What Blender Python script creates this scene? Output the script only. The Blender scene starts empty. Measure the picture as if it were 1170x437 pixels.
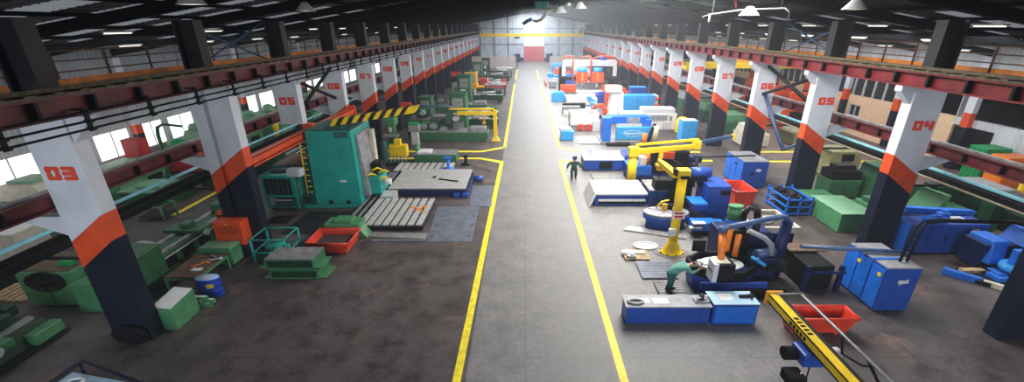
import bpy, bmesh, math, random
from mathutils import Vector, Matrix
random.seed(7)
SC = bpy.context.scene
COL = SC.collection
WIDE = 1.75          # round things in this hall read this much wider than deep

# ------------------------------------------------------------------ materials
def mat(name, col, rough=.5, metal=0., wear=.12, scale=3., spec=.5, bump=0.):
    m = bpy.data.materials.new(name); m.use_nodes = True
    nt = m.node_tree; b = nt.nodes['Principled BSDF']
    b.inputs['Roughness'].default_value = rough
    b.inputs['Metallic'].default_value = metal
    b.inputs['Specular IOR Level'].default_value = spec
    tc = nt.nodes.new('ShaderNodeTexCoord')
    n = nt.nodes.new('ShaderNodeTexNoise'); n.inputs['Scale'].default_value = scale; n.inputs['Detail'].default_value = 5
    nt.links.new(tc.outputs['Object'], n.inputs['Vector'])
    r = nt.nodes.new('ShaderNodeValToRGB')
    r.color_ramp.elements[0].position = .32; r.color_ramp.elements[1].position = .68
    d = 1 - wear
    r.color_ramp.elements[0].color = (col[0]*d, col[1]*d, col[2]*d, 1)
    r.color_ramp.elements[1].color = (min(1, col[0]*(1+wear)), min(1, col[1]*(1+wear)), min(1, col[2]*(1+wear)), 1)
    nt.links.new(n.outputs['Fac'], r.inputs['Fac'])
    nt.links.new(r.outputs['Color'], b.inputs['Base Color'])
    if bump:
        bp = nt.nodes.new('ShaderNodeBump'); bp.inputs['Strength'].default_value = bump
        nt.links.new(n.outputs['Fac'], bp.inputs['Height']); nt.links.new(bp.outputs['Normal'], b.inputs['Normal'])
    return m

def glow(name, col, strength):
    m = bpy.data.materials.new(name); m.use_nodes = True
    nt = m.node_tree; nt.nodes.remove(nt.nodes['Principled BSDF'])
    e = nt.nodes.new('ShaderNodeEmission'); e.inputs['Color'].default_value = (*col, 1); e.inputs['Strength'].default_value = strength
    nt.links.new(e.outputs[0], nt.nodes['Material Output'].inputs['Surface'])
    return m

def ribbed(name, col, axis, pitch, rough=.55, metal=0., dirt=.15):
    """corrugated sheet: a wave bump along one axis"""
    m = mat(name, col, rough, metal, dirt, .6)
    nt = m.node_tree; b = nt.nodes['Principled BSDF']
    tc = nt.nodes.new('ShaderNodeTexCoord')
    w = nt.nodes.new('ShaderNodeTexWave'); w.bands_direction = axis; w.inputs['Scale'].default_value = 1/pitch*.32
    w.inputs['Distortion'].default_value = 0
    nt.links.new(tc.outputs['Object'], w.inputs['Vector'])
    bp = nt.nodes.new('ShaderNodeBump'); bp.inputs['Strength'].default_value = .9; bp.inputs['Distance'].default_value = .08
    nt.links.new(w.outputs['Fac'], bp.inputs['Height']); nt.links.new(bp.outputs['Normal'], b.inputs['Normal'])
    return m

M = dict(
 white=mat('white_paint', (.66,.69,.76), .5, 0, .07, 1.2), orange=mat('orange_paint', (.72,.075,.012), .45, 0, .14, 2),
 navy=mat('navy_paint', (.007,.010,.024), .5, 0, .3, 2, .2), digit=mat('red_digit_paint', (.80,.055,.016), .5, 0, .06),
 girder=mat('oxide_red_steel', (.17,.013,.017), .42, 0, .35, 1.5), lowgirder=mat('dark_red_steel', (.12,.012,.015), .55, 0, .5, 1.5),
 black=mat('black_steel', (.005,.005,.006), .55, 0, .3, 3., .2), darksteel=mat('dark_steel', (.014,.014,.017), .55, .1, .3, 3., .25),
 railtop=mat('dusty_rail', (.10,.075,.042), .75, 0, .5, 6), rust=mat('rusty_railing', (.11,.045,.016), .65, 0, .4),
 toe=mat('orange_toe_board', (.62,.19,.015), .55, 0, .25, 2), yellow=mat('yellow_paint', (.86,.58,.008), .42, 0, .1),
 linepaint=mat('yellow_line_paint', (.86,.68,.015), .55, 0, .2, 4),
 green=mat('machine_green', (.028,.125,.052), .45, 0, .2), lgreen=mat('light_green', (.065,.23,.10), .45, 0, .16),
 pgreen=mat('pale_green', (.17,.37,.22), .5, 0, .12), vgreen=mat('vivid_green', (.01,.30,.09), .45, 0, .15),
 dgreen=mat('dark_green', (.008,.042,.02), .5, 0, .3, 3., .3), teal=mat('teal_green', (.006,.33,.27), .42, 0, .16, 1.2), dteal=mat('dark_teal', (.012,.10,.085), .5, 0, .25),
 blue=mat('machine_blue', (.010,.062,.34), .4, 0, .15), bblue=mat('bright_blue', (.010,.15,.66), .38, 0, .12),
 sblue=mat('sky_blue', (.03,.34,.78), .4, 0, .1), dblue=mat('dark_blue', (.005,.014,.075), .45, 0, .25, 3., .3),
 pblue=mat('pale_blue_top', (.42,.62,.80), .4, 0, .1), steel=mat('bare_steel', (.56,.56,.55), .38, .2, .15, 4),
 gsteel=mat('grey_steel', (.30,.30,.31), .45, .3, .3, 3), slot=mat('slot_shadow_steel', (.06,.06,.065), .6, .2, .3),
 plate=mat('steel_floor_plate', (.17,.19,.24), .42, .25, .22, 2), conc=mat('pale_concrete', (.24,.23,.225), .8, 0, .25, 3),
 lgrey=mat('light_grey_paint', (.60,.61,.63), .5, 0, .1), grey=mat('grey_paint', (.27,.28,.30), .5, 0, .2), offw=mat('off_white_paint', (.72,.73,.72), .45, 0, .08),
 cream=mat('cream_paint', (.62,.58,.45), .55, 0, .15), peach=mat('peach_wall_paint', (.80,.56,.36), .7, 0, .06), olive=mat('olive_paint', (.33,.31,.14), .55, 0, .2),
 binred=mat('red_bin_paint', (.66,.045,.018), .45, 0, .18), red=mat('red_paint', (.50,.02,.02), .5, 0, .15), amber=mat('amber_paint', (.70,.33,.015), .5, 0, .15),
 orcyl=mat('orange_ram_paint', (.85,.22,.02), .4, 0, .12), cyan=mat('cyan_pipe_paint', (.30,.70,.80), .35, 0, .08), tanpipe=mat('tan_pipe_paint', (.40,.34,.22), .5, 0, .15),
 bluepipe=mat('blue_pipe_paint', (.05,.10,.22), .4, 0, .2), wood=mat('bare_wood', (.50,.35,.18), .8, 0, .3, 6), dwood=mat('dark_wood', (.12,.075,.045), .8, 0, .4, 6),
 chip=mat('metal_swarf', (.075,.065,.06), .7, .3, .7, 14, bump=.8), rubber=mat('black_rubber', (.007,.007,.008), .8, 0, .2, 3., .15), paper=mat('white_paper', (.78,.78,.76), .8, 0, .05),
 glassd=mat('dark_glass', (.02,.025,.03), .12, 0, .1), tape=mat('black_stripe_paint', (.012,.012,.012), .5), skin=mat('skin', (.55,.30,.21), .6, 0, .08),
 overall=mat('dark_green_overalls', (.018,.045,.036), .85, 0, .2), jacket=mat('green_work_jacket', (.10,.29,.23), .85, 0, .18), trousers=mat('teal_work_trousers', (.02,.10,.09), .85, 0, .2),
 hair=mat('dark_hair', (.02,.015,.012), .7), capw=mat('white_cap_cloth', (.68,.68,.68), .8), drumtop=mat('pale_blue_drum_lid', (.33,.52,.80), .4, 0, .12), drum=mat('blue_drum_paint', (.012,.06,.42), .35, 0, .12),
 lampw=mat('white_lamp_enamel', (.42,.42,.42), .5), roofsteel=mat('roof_steel', (.004,.004,.005), .8, 0, .3, 3., .1), concrete_low=mat('beige_block_wall', (.50,.46,.42), .8, 0, .08, 1.))

# ------------------------------------------------------------------ geometry collector
class G:
    def __init__(s): s.bm = bmesh.new()
    def face(s, vs, m=0):
        f = s.bm.faces.new(vs); f.material_index = m; return f
    def hexa(s, b, t, m=0):
        B = [s.bm.verts.new(p) for p in b]; T = [s.bm.verts.new(p) for p in t]; n = len(B)
        s.face(B[::-1], m); s.face(T, m)
        for i in range(n): s.face((B[i], B[(i+1) % n], T[(i+1) % n], T[i]), m)
        return s
    def box(s, x0, x1, y0, y1, z0, z1, m=0):
        return s.hexa([(x0,y0,z0),(x1,y0,z0),(x1,y1,z0),(x0,y1,z0)], [(x0,y0,z1),(x1,y0,z1),(x1,y1,z1),(x0,y1,z1)], m)
    def cbox(s, cx, cy, z0, w, d, h, m=0): return s.box(cx-w/2, cx+w/2, cy-d/2, cy+d/2, z0, z0+h, m)
    def frus(s, cx, cy, z0, z1, w0, d0, w1, d1, m=0):
        f = lambda w, d, z: [(cx-w/2,cy-d/2,z),(cx+w/2,cy-d/2,z),(cx+w/2,cy+d/2,z),(cx-w/2,cy+d/2,z)]
        return s.hexa(f(w0,d0,z0), f(w1,d1,z1), m)
    def prism(s, poly, axis, a, b, m=0):
        """poly: 2-D outline, pushed along axis 'x' (y,z) / 'y' (x,z) / 'z' (x,y)"""
        k = {'x': lambda p, t: (t,p[0],p[1]), 'y': lambda p, t: (p[0],t,p[1]), 'z': lambda p, t: (p[0],p[1],t)}[axis]
        s.hexa([k(p,a) for p in poly], [k(p,b) for p in poly], m); return s
    def ring(s, c, u, v, r, n): return [s.bm.verts.new(c + u*(r*math.cos(2*math.pi*i/n)) + v*(r*math.sin(2*math.pi*i/n))) for i in range(n)]
    def rod(s, p, q, r, sx=1., n=10, r2=None, m=0):
        p = Vector(p); q = Vector(q); d = (q-p).normalized()
        u = d.orthogonal().normalized() if abs(d.z) < .99 else Vector((1,0,0)); v = d.cross(u)
        r2 = r if r2 is None else r2
        A = s.ring(p, u, v, r, n); B = s.ring(q, u, v, r2, n)
        if sx != 1:
            for k, L in ((p,A),(q,B)):
                for w in L: w.co.x = k.x + (w.co.x-k.x)*sx
        s.face(A[::-1], m); s.face(B, m)
        for i in range(n):
            f = s.face((A[i],A[(i+1)%n],B[(i+1)%n],B[i]), m); f.smooth = True
        return s
    def path(s, pts, r, sx=1., n=8, m=0, closed=False):
        P = [Vector(p) for p in pts]; N = len(P); prev = None; u = None
        for i in range(N):
            a = P[i-1] if (i or closed) else P[0]; b = P[(i+1) % N] if (i < N-1 or closed) else P[-1]
            d = (b-a).normalized()
            u = d.orthogonal().normalized() if u is None else (u - d*u.dot(d)).normalized()
            L = s.ring(P[i], u, d.cross(u), r, n)
            if sx != 1:
                for w in L: w.co.x = P[i].x + (w.co.x-P[i].x)*sx
            if prev:
                for k in range(n):
                    f = s.face((prev[k],prev[(k+1)%n],L[(k+1)%n],L[k]), m); f.smooth = True
            elif not closed: s.face(L[::-1], m)
            if i == 0: first = L
            prev = L
        if closed:
            for k in range(n):
                f = s.face((prev[k],prev[(k+1)%n],first[(k+1)%n],first[k]), m); f.smooth = True
        else: s.face(prev, m)
        return s
    def lathe(s, prof, cx=0, cy=0, n=24, sx=WIDE, m=0, axis='z', c=None):
        """profile of (radius, height) turned about z (or y), widened in x"""
        prev = None
        for r, h in prof:
            L = []
            for i in range(n):
                a = 2*math.pi*i/n
                if axis == 'z': L.append(s.bm.verts.new((cx+r*sx*math.cos(a), cy+r*math.sin(a), h)))
                elif axis == 'y': L.append(s.bm.verts.new((c[0]+r*sx*math.cos(a), c[1]-h, c[2]+r*math.sin(a))))
                else: L.append(s.bm.verts.new((c[0]+h, c[1]+r*math.cos(a), c[2]+r*math.sin(a))))
            if prev:
                for k in range(n):
                    f = s.face((prev[k],prev[(k+1)%n],L[(k+1)%n],L[k]), m); f.smooth = True
            else: s.face(L[::-1], m)
            prev = L
        s.face(prev, m); return s
    def ibeam(s, x, y0, y1, z0, z1, w, tf=.07, tw=.06, m=0):
        s.box(x-w/2,x+w/2,y0,y1,z0,z0+tf,m); s.box(x-w/2,x+w/2,y0,y1,z1-tf,z1,m); s.box(x-tw/2,x+tw/2,y0,y1,z0+tf,z1-tf,m); return s
    def turn(s, ang, c=(0,0,0), axis='Z'):
        bmesh.ops.rotate(s.bm, verts=s.bm.verts, cent=c, matrix=Matrix.Rotation(ang, 3, axis)); return s
    def ob(s, name, mats, parent=None, bevel=0., label=None):
        me = bpy.data.meshes.new(name); bmesh.ops.recalc_face_normals(s.bm, faces=s.bm.faces); s.bm.to_mesh(me); s.bm.free()
        for k in (mats if isinstance(mats, (list, tuple)) else [mats]): me.materials.append(M[k] if isinstance(k, str) else k)
        o = bpy.data.objects.new(name, me); COL.objects.link(o)
        if parent is not None: o.parent = parent
        if bevel:
            b = o.modifiers.new('edge', 'BEVEL'); b.width = bevel; b.segments = 2; b.limit_method = 'ANGLE'
        if label: o['label'] = label
        return o

def tag(o, label, cat, group=None, kind='thing'):
    o['label'] = label; o['category'] = cat
    if kind: o['kind'] = kind
    if group: o['group'] = group
    return o
def thing(name, label, cat, loc=(0,0,0), rz=0., group=None):
    o = bpy.data.objects.new(name, None); o.empty_display_size = .3; COL.objects.link(o)
    o.location = loc; o.rotation_euler = (0,0,rz)
    return tag(o, label, cat, group)
def struct(name, g, m, bevel=0.):
    o = g.ob(name, m, None, bevel); o['kind'] = 'structure'; return o
def dup(root, loc, label=None, group=None):
    r = root.copy(); COL.objects.link(r); r.location = loc
    if label: r['label'] = label
    if group: r['group'] = group
    for ch in list(root.children):
        c = ch.copy(); COL.objects.link(c); c.parent = r
        for k in list(ch.children):
            d = k.copy(); COL.objects.link(d); d.parent = c
    return r

# ------------------------------------------------------------------ camera
cam_d = bpy.data.cameras.new('camera'); cam = bpy.data.objects.new('camera', cam_d); COL.objects.link(cam)
cam.location = (0,0,10.8); cam.rotation_euler = (math.pi/2 - math.atan(190/476), 0, 0)
cam_d.sensor_width = 36; cam_d.lens = 476/1170*36; cam_d.shift_x = -15/1170; cam_d.clip_end = 400
SC.camera = cam

# ------------------------------------------------------------------ hall shell
XL, XR, YB, YF = -30.5, 34.5, -4., 139.
RID, ZR, SL = 1.9, 14.9, .17
def roof_z(x): return ZR - SL*abs(x-RID)
def yn(n): return 12.2 + 6.6*(n-3)

def floor_mat():
    m = bpy.data.materials.new('workshop_floor'); m.use_nodes = True; nt = m.node_tree; N = nt.nodes; L = nt.links
    b = N['Principled BSDF']; tc = N.new('ShaderNodeTexCoord')
    def noise(sc, det, rg=.6):
        n = N.new('ShaderNodeTexNoise'); n.inputs['Scale'].default_value = sc; n.inputs['Detail'].default_value = det; n.inputs['Roughness'].default_value = rg
        L.new(tc.outputs['Object'], n.inputs['Vector']); return n
    def ramp(src, stops):
        r = N.new('ShaderNodeValToRGB'); L.new(src, r.inputs['Fac'])
        while len(r.color_ramp.elements) < len(stops): r.color_ramp.elements.new(.5)
        for e, (p, c) in zip(r.color_ramp.elements, stops): e.position = p; e.color = (*c, 1)
        return r
    def mix(f, a, c, mode='MIX'):
        x = N.new('ShaderNodeMix'); x.data_type = 'RGBA'; x.blend_type = mode
        if isinstance(f, (int, float)): x.inputs[0].default_value = f
        else: L.new(f, x.inputs[0])
        for s, k in ((a,6),(c,7)):
            if isinstance(s, tuple): x.inputs[k].default_value = (*s,1)
            else: L.new(s, x.inputs[k])
        return x.outputs[2]
    big = noise(.16, 6, .65); mid = noise(.9, 8, .7); fine = noise(7, 6, .7)
    base = ramp(big.outputs['Fac'], [(.3,(.066,.051,.047)),(.5,(.092,.078,.075)),(.7,(.13,.118,.115))])
    dirt = ramp(mid.outputs['Fac'], [(.36,(.42,.38,.37)),(.52,(.9,.88,.88)),(.72,(1.15,1.1,1.08))])
    col = mix(1., base.outputs[0], dirt.outputs[0], 'MULTIPLY')
    spk = ramp(fine.outputs['Fac'], [(.3,(.72,.7,.7)),(.6,(1.05,1.05,1.05))])
    col = mix(1., col, spk.outputs[0], 'MULTIPLY')
    # worn reddish paint patches
    pat = noise(.42, 7, .75); pm = ramp(pat.outputs['Fac'], [(.56,(0,0,0)),(.66,(.75,.75,.75))])
    col = mix(pm.outputs[0], col, (.19,.115,.09))
    # the transport aisle is bare grey concrete: lighter strip between the lines (a real change of surface)
    sep = N.new('ShaderNodeSeparateXYZ'); L.new(tc.outputs['Object'], sep.inputs[0])
    def band(a, c):
        g1 = N.new('ShaderNodeMath'); g1.operation = 'GREATER_THAN'; L.new(sep.outputs['X'], g1.inputs[0]); g1.inputs[1].default_value = a
        g2 = N.new('ShaderNodeMath'); g2.operation = 'LESS_THAN'; L.new(sep.outputs['X'], g2.inputs[0]); g2.inputs[1].default_value = c
        k = N.new('ShaderNodeMath'); k.operation = 'MULTIPLY'; L.new(g1.outputs[0], k.inputs[0]); L.new(g2.outputs[0], k.inputs[1]); return k.outputs[0]
    ag = ramp(mid.outputs['Fac'], [(.3,(.12,.115,.11)),(.5,(.18,.175,.17)),(.7,(.24,.23,.225))])
    ag2 = mix(1., ag.outputs[0], spk.outputs[0], 'MULTIPLY')
    col = mix(band(-1.95, 3.0), col, ag2)
    # paler floor tone where the blue machines stand, brown sealed floor in the outer bay beyond them
    def soft(x0, wd):
        mr = N.new('ShaderNodeMapRange'); ad = N.new('ShaderNodeMath'); ad.operation = 'MULTIPLY_ADD'; L.new(mid.outputs['Fac'], ad.inputs[0]); ad.inputs[1].default_value = 2.2; L.new(sep.outputs['X'], ad.inputs[2])
        L.new(ad.outputs[0], mr.inputs['Value']); mr.inputs['From Min'].default_value = x0-wd/2+1.1; mr.inputs['From Max'].default_value = x0+wd/2+1.1; return mr.outputs['Result']
    pg = ramp(mid.outputs['Fac'], [(.3,(.14,.135,.13)),(.5,(.20,.195,.19)),(.7,(.26,.25,.245))])
    pale = mix(1., pg.outputs[0], spk.outputs[0], 'MULTIPLY')
    f1 = N.new('ShaderNodeMath'); f1.operation = 'MULTIPLY'; L.new(band(3.0, 40), f1.inputs[0])
    inv = N.new('ShaderNodeMath'); inv.operation = 'SUBTRACT'; inv.inputs[0].default_value = 1; L.new(soft(10.0, 2.5), inv.inputs[1]); L.new(inv.outputs[0], f1.inputs[1])
    col = mix(f1.outputs[0], col, pale)
    brown = mix(1., (.19,.135,.115), dirt.outputs[0], 'MULTIPLY')
    col = mix(soft(21.5, 2.5), col, brown)
    # slab joints
    br = N.new('ShaderNodeTexBrick'); br.inputs['Scale'].default_value = .11; br.inputs['Mortar Size'].default_value = .0025
    br.offset = .0; br.inputs['Color1'].default_value = (1,1,1,1); br.inputs['Color2'].default_value = (.98,.98,.98,1); br.inputs['Mortar'].default_value = (.78,.76,.76,1)
    L.new(tc.outputs['Object'], br.inputs['Vector'])
    col = mix(1., col, br.outputs['Color'], 'MULTIPLY')
    L.new(col, b.inputs['Base Color'])
    rr = ramp(mid.outputs['Fac'], [(.3,(.46,.46,.46)),(.7,(.7,.7,.7))]); L.new(rr.outputs[0], b.inputs['Roughness'])
    bp = N.new('ShaderNodeBump'); bp.inputs['Strength'].default_value = .12; L.new(fine.outputs['Fac'], bp.inputs['Height']); L.new(bp.outputs['Normal'], b.inputs['Normal'])
    return m

struct('floor', G().box(XL-.5, XR+.5, YB, YF+.5, -.3, 0), floor_mat())
sheet_w = ribbed('white_cladding', (.62,.65,.70), 'Y', .35, .5)
sheet_g = ribbed('grey_cladding', (.36,.39,.44), 'Y', .35, .5)
sheet_f = ribbed('end_wall_cladding', (.58,.65,.74), 'X', .6, .5)
roofm = ribbed('roof_sheet', (.055,.05,.062), 'Y', .5, .8)

# painted floor lines
def line(k, poly):
    o = struct('trim_%d' % k, G().prism(poly, 'z', 0, .006), 'linepaint'); return o
lw = .27
line(1, [(-2.4,8),(-2.13,8),(-1.83,33.4),(-1.86,34.1),(-2.13,33.4)])
line(2, [(-2.13,33.4),(-1.86,33.9),(-3.9,34.95),(-4.0,34.55)])
line(3, [(-13,34.5),(-3.9,34.5),(-3.9,34.95),(-13,34.95)])
line(4, [(-13,36.6),(-3.9,36.6),(-3.9,37.1),(-13,37.1)])
line(5, [(-3.9,36.6),(-1.8,38.1),(-2.05,38.5),(-3.9,37.1)])
line(6, [(-2.08,38.1),(-1.8,38.1),(-1.9,84),(-2.2,84)])
line(7, [(-2.2,92),(-1.9,92),(-1.9,112),(-2.2,112)])
line(8, [(3.12,8),(3.4,8),(3.12,34.1),(2.84,34.1)])
line(9, [(2.84,34.1),(3.3,33.8),(4.0,33.8),(4.0,34.25),(3.12,34.25)])
line(10, [(3.1,38.0),(3.4,38.3),(3.1,84),(2.8,84)])
line(11, [(3.1,38.0),(5.6,36.5),(5.7,36.95),(3.4,38.3)])
line(12, [(5.6,36.5),(16,36.5),(16,36.95),(5.6,36.95)])
line(13, [(2.8,92),(3.1,92),(3.1,112),(2.8,112)])
line(14, [(10.5,33.8),(16,33.8),(16,34.25),(10.5,34.25)])
line(15, [(19.4,36.5),(30,36.5),(30,36.95),(19.4,36.95)])
line(16, [(19.4,33.6),(30,33.6),(30,34.05),(19.4,34.05)])
line(17, [(-21.6,23.0),(-21.3,23.0),(-21.3,30),(-21.6,30)])

# side walls
def side_wall(side, x, sgn):
    g = G()
    t = x + sgn*.3
    a, b = sorted((x, t))
    if side == 'left':
        g.box(a,b,YB,YF,0,1.5,0); g.box(a,b,YB,YF,3.55,5.4,1); g.box(a,b,YB,YF,5.4,roof_z(x)+.1,2)
        ys = [YB]+[yn(n) for n in range(1,23)]+[YF]
        for n in range(0,22):
            y = yn(n)
            for d in (-.45, 2.75): g.box(a,b,y+d,y+d+(.9 if d<0 else .5),1.5,3.55,1)
    return struct('wall_'+side, g, ['conc', sheet_w, sheet_g])
side_wall('left', XL, -1)
pane = glow('overcast_daylight', (1.,1.,1.), 2.2)
k = 0
for n in range(0,15):
    y = yn(n)
    for a, b in ((.45,2.75),(3.25,6.15)):
        k += 1
        fr = G()
        for (p,q,z0,z1) in ((a,b,1.5,1.6),(a,b,3.45,3.55),(a,a+.1,1.6,3.45),(b-.1,b,1.6,3.45),((a+b)/2-.04,(a+b)/2+.04,1.6,3.45)):
            fr.box(XL-.2,XL-.06,y+p,y+q,z0,z1)
        w = struct('window_%d' % k, fr, 'lgrey')
        G().box(XL-.16,XL-.12,y+a+.05,y+b-.05,1.55,3.5).ob('pane', pane, w)

g = G()       # right wall: peach office front, dark openings, white cladding above
a, b = XR, XR+.3
def rw(y0,y1,z0,z1,m): g.box(a,b,y0,y1,z0,z1,m)
rw(YB,yn(5),4.0,roof_z(XR)+.1,1); rw(yn(5),YF,5.7,roof_z(XR)+.1,1)
rw(YB,30.0,0,4.0,1); rw(30.0,33.2,3.4,4.0,1); rw(33.2,YF,0,1.85,0)
ys = [33.2, 35.0, 36.4, 43.0, 44.6, 45.2, 46.2, 52, 53.6, 60, YF]
for i in range(len(ys)-1): 
    if i % 2 == 0: rw(ys[i],ys[i+1],1.85,3.05,0)
rw(33.2,YF,3.05,4.0,0)
struct('wall_right', g, ['peach', sheet_w])
k0 = k
for i in range(1, len(ys)-1, 2):
    k += 1; fr = G(); y0, y1 = ys[i], ys[i+1]
    for (p,q,z0,z1) in ((y0,y1,1.85,1.93),(y0,y1,2.97,3.05),(y0,y0+.1,1.93,2.97),(y1-.1,y1,1.93,2.97),((y0+y1)/2-.05,(y0+y1)/2+.05,1.93,2.97)): fr.box(XR+.08,XR+.2,p,q,z0,z1)
    w = struct('window_%d' % k, fr, 'lgrey'); G().box(XR+.2,XR+.24,y0+.05,y1-.05,1.88,3.02).ob('pane', 'glassd', w)
for j in range(8):     # glazed strip over the office
    k += 1; y0 = yn(5)+7.4+j*6.6 if j else 33.2; y1 = yn(5)+14 + j*6.6 if j else yn(5)+7.4
    fr = G()
    for i in range(6): yy = y0+(y1-y0)*i/5; fr.box(XR+.05,XR+.2,yy-.07,yy+.07,4.0,5.7)
    w = struct('window_%d' % k, fr, 'lgrey'); G().box(XR+.2,XR+.24,y0,y1,4.0,5.7).ob('pane', 'glassd', w)
d = struct('door_1', G().box(XR+.2,XR+.3,30.0,33.2,0,3.4), 'black')

# end wall with the red gate and the glazing over it
g = G()
for (x0,x1,z0,z1) in ((XL,-.4,0,15.2),(6.0,XR,0,15.2),(-.4,6.0,11.9,15.2)): g.box(x0,x1,YF,YF+.4,z0,z1,0)
for x in (-14,-9.6,-5.2,10.4,14.8): g.box(x-.15,x+.15,YF-.3,YF,0,14.5,1)
for z in (5.2,9.8): g.box(XL,-.5,YF-.2,YF,z-.12,z+.12,1); g.box(6.1,XR,YF-.2,YF,z-.12,z+.12,1)
g.box(XL,-.5,YF-.2,YF,0,1.2,2); g.box(6.1,XR,YF-.2,YF,0,1.2,2)
struct('wall_back', g, [sheet_f, 'grey', 'dblue'])
gate = struct('door_2', G().box(-.4,6.0,YF+.05,YF+.25,0,4.5), mat('faded_red_gate', (.60,.13,.15), .6, 0, .08, .5))
gg = G()
for i in range(5): gg.box(-.3+i*1.55,-.18+i*1.55,YF-.02,YF+.05,.05,4.4)
gg.ob('gate_rib', 'red', gate)
k += 1
fr = G()
for x in (-.4,1.7,3.8,5.9): fr.box(x,x+.12,YF,YF+.2,4.5,11.9)
for z in (4.5,7,9.4,11.8): fr.box(-.4,6.02,YF,YF+.2,z,z+.12)
w = struct('window_%d' % k, fr, 'lgrey'); G().box(-.4,6.0,YF+.22,YF+.26,4.5,11.9).ob('pane', glow('gate_daylight', (1,1,1), 1.7), w)

# roof: two slopes of dark sheet
g = G()
g.hexa([(XL-.3,YB,roof_z(XL-.3)),(RID,YB,ZR),(RID,YF+.4,ZR),(XL-.3,YF+.4,roof_z(XL-.3))], [(XL-.3,YB,roof_z(XL)+.15),(RID,YB,ZR+.2),(RID,YF+.4,ZR+.2),(XL-.3,YF+.4,roof_z(XL)+.15)])
g.hexa([(RID,YB,ZR),(XR+.3,YB,roof_z(XR+.3)),(XR+.3,YF+.4,roof_z(XR+.3)),(RID,YF+.4,ZR)], [(RID,YB,ZR+.2),(XR+.3,YB,roof_z(XR)+.15),(XR+.3,YF+.4,roof_z(XR)+.15),(RID,YF+.4,ZR+.2)])
struct('ceiling', g, roofm)
# rafters, purlins
for n in range(2,22):
    y = yn(n)+.3
    g = G()
    for xa, xb in ((XL+.1, RID), (RID, XR-.1)):
        za, zb = roof_z(xa), roof_z(xb)
        g.hexa([(xa,y-.12,za-.75),(xb,y-.12,zb-.75),(xb,y+.12,zb-.75),(xa,y+.12,za-.75)], [(xa,y-.12,za-.27),(xb,y-.12,zb-.27),(xb,y+.12,zb-.27),(xa,y+.12,za-.27)])
    tag(g.ob('roof_rafter', 'roofsteel'), 'dark steel roof rafter spanning the hall under the roof sheets', 'rafter', 'roof rafters')
for i, x in enumerate([XL+2.2+3.05*j for j in range(21)]):
    z = roof_z(x)
    tag(G().box(x-.09,x+.09,YB+.3,YF-.1,z-.21,z-.04).ob('roof_purlin', 'roofsteel'), 'long dark roof purlin running the length of the hall', 'purlin', 'roof purlins')
# ------------------------------------------------------------------ rooflights and tubes
dim = glow('dusty_rooflight', (.85,.9,1.), .22)
def rooflight(xa, xb, y0, y1):
    global k; k += 1
    g = G(); za, zb = roof_z(xa)-.03, roof_z(xb)-.03
    n = 36
    for i in range(n):      # corrugated translucent sheet: narrow ribs
        a = xa+(xb-xa)*i/n; b = xa+(xb-xa)*(i+.55)/n; a2, b2 = sorted((a,b))
        g.hexa([(a2,y0,roof_z(a2)-.05),(b2,y0,roof_z(b2)-.05),(b2,y1,roof_z(b2)-.05),(a2,y1,roof_z(a2)-.05)], [(a2,y0,roof_z(a2)-.02),(b2,y0,roof_z(b2)-.02),(b2,y1,roof_z(b2)-.02),(a2,y1,roof_z(a2)-.02)])
    struct('window_%d' % k, g, dim)
for y in [13.4+3.3*i for i in range(18)]:
    rooflight(-27.5, -14.5, y, y+1.5)
    if y > 16: rooflight(22.0, 29.0, y, y+1.0)
tube = glow('fluorescent_tube', (1.,.93,.8), 1.6)
def strip_lamp(x, y, z, L=1.5, label=None):
    o = thing('tube_lamp', label or 'slim fluorescent tube lamp hung under the dark roof', 'lamp', (x,y,z), 0, 'fluorescent tube lamps')
    G().box(-.14,.14,0,L,.05,.12).ob('housing', 'lampw', o); G().rod((0,.05,.02),(0,L-.05,.02),.03,2,8).ob('tube', tube, o)
    G().rod((0,.2,.12),(0,.2,roof_z(x)-z-.05),.012).ob('hanger', 'darksteel', o)
    return o
for x, y0 in ((-19.5,14),(-24.5,20),(21.5,20),(27,22),(31,24)):
    for i in range(9): strip_lamp(x, y0+i*6.6, roof_z(x)-.85)

# ------------------------------------------------------------------ digits
SEG = {'0':'abcdef','1':'bc','2':'abged','3':'abgcd','4':'fgbc','5':'afgcd','6':'afgedc','7':'abc','8':'abcdefg','9':'abcdfg'}
def digit_mesh(g, ch, x, z, w, h, y, t=.013):
    s, v = .165, .125
    R = {'a':(0,w,h-v,h),'g':(0,w,h/2-v/2,h/2+v/2),'d':(0,w,0,v),'b':(w-s,w,h/2,h),'c':(w-s,w,0,h/2),'f':(0,s,h/2,h),'e':(0,s,0,h/2)}
    for q_, c in enumerate(SEG[ch]):
        a,b,c0,c1 = R[c]
        e = .035
        g.prism([(x+a+e,z+c0),(x+b-e,z+c0),(x+b,z+c0+e),(x+b,z+c1-e),(x+b-e,z+c1),(x+a+e,z+c1),(x+a,z+c1-e),(x+a,z+c0+e)], 'y', y-t-.0012*q_, y)

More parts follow.
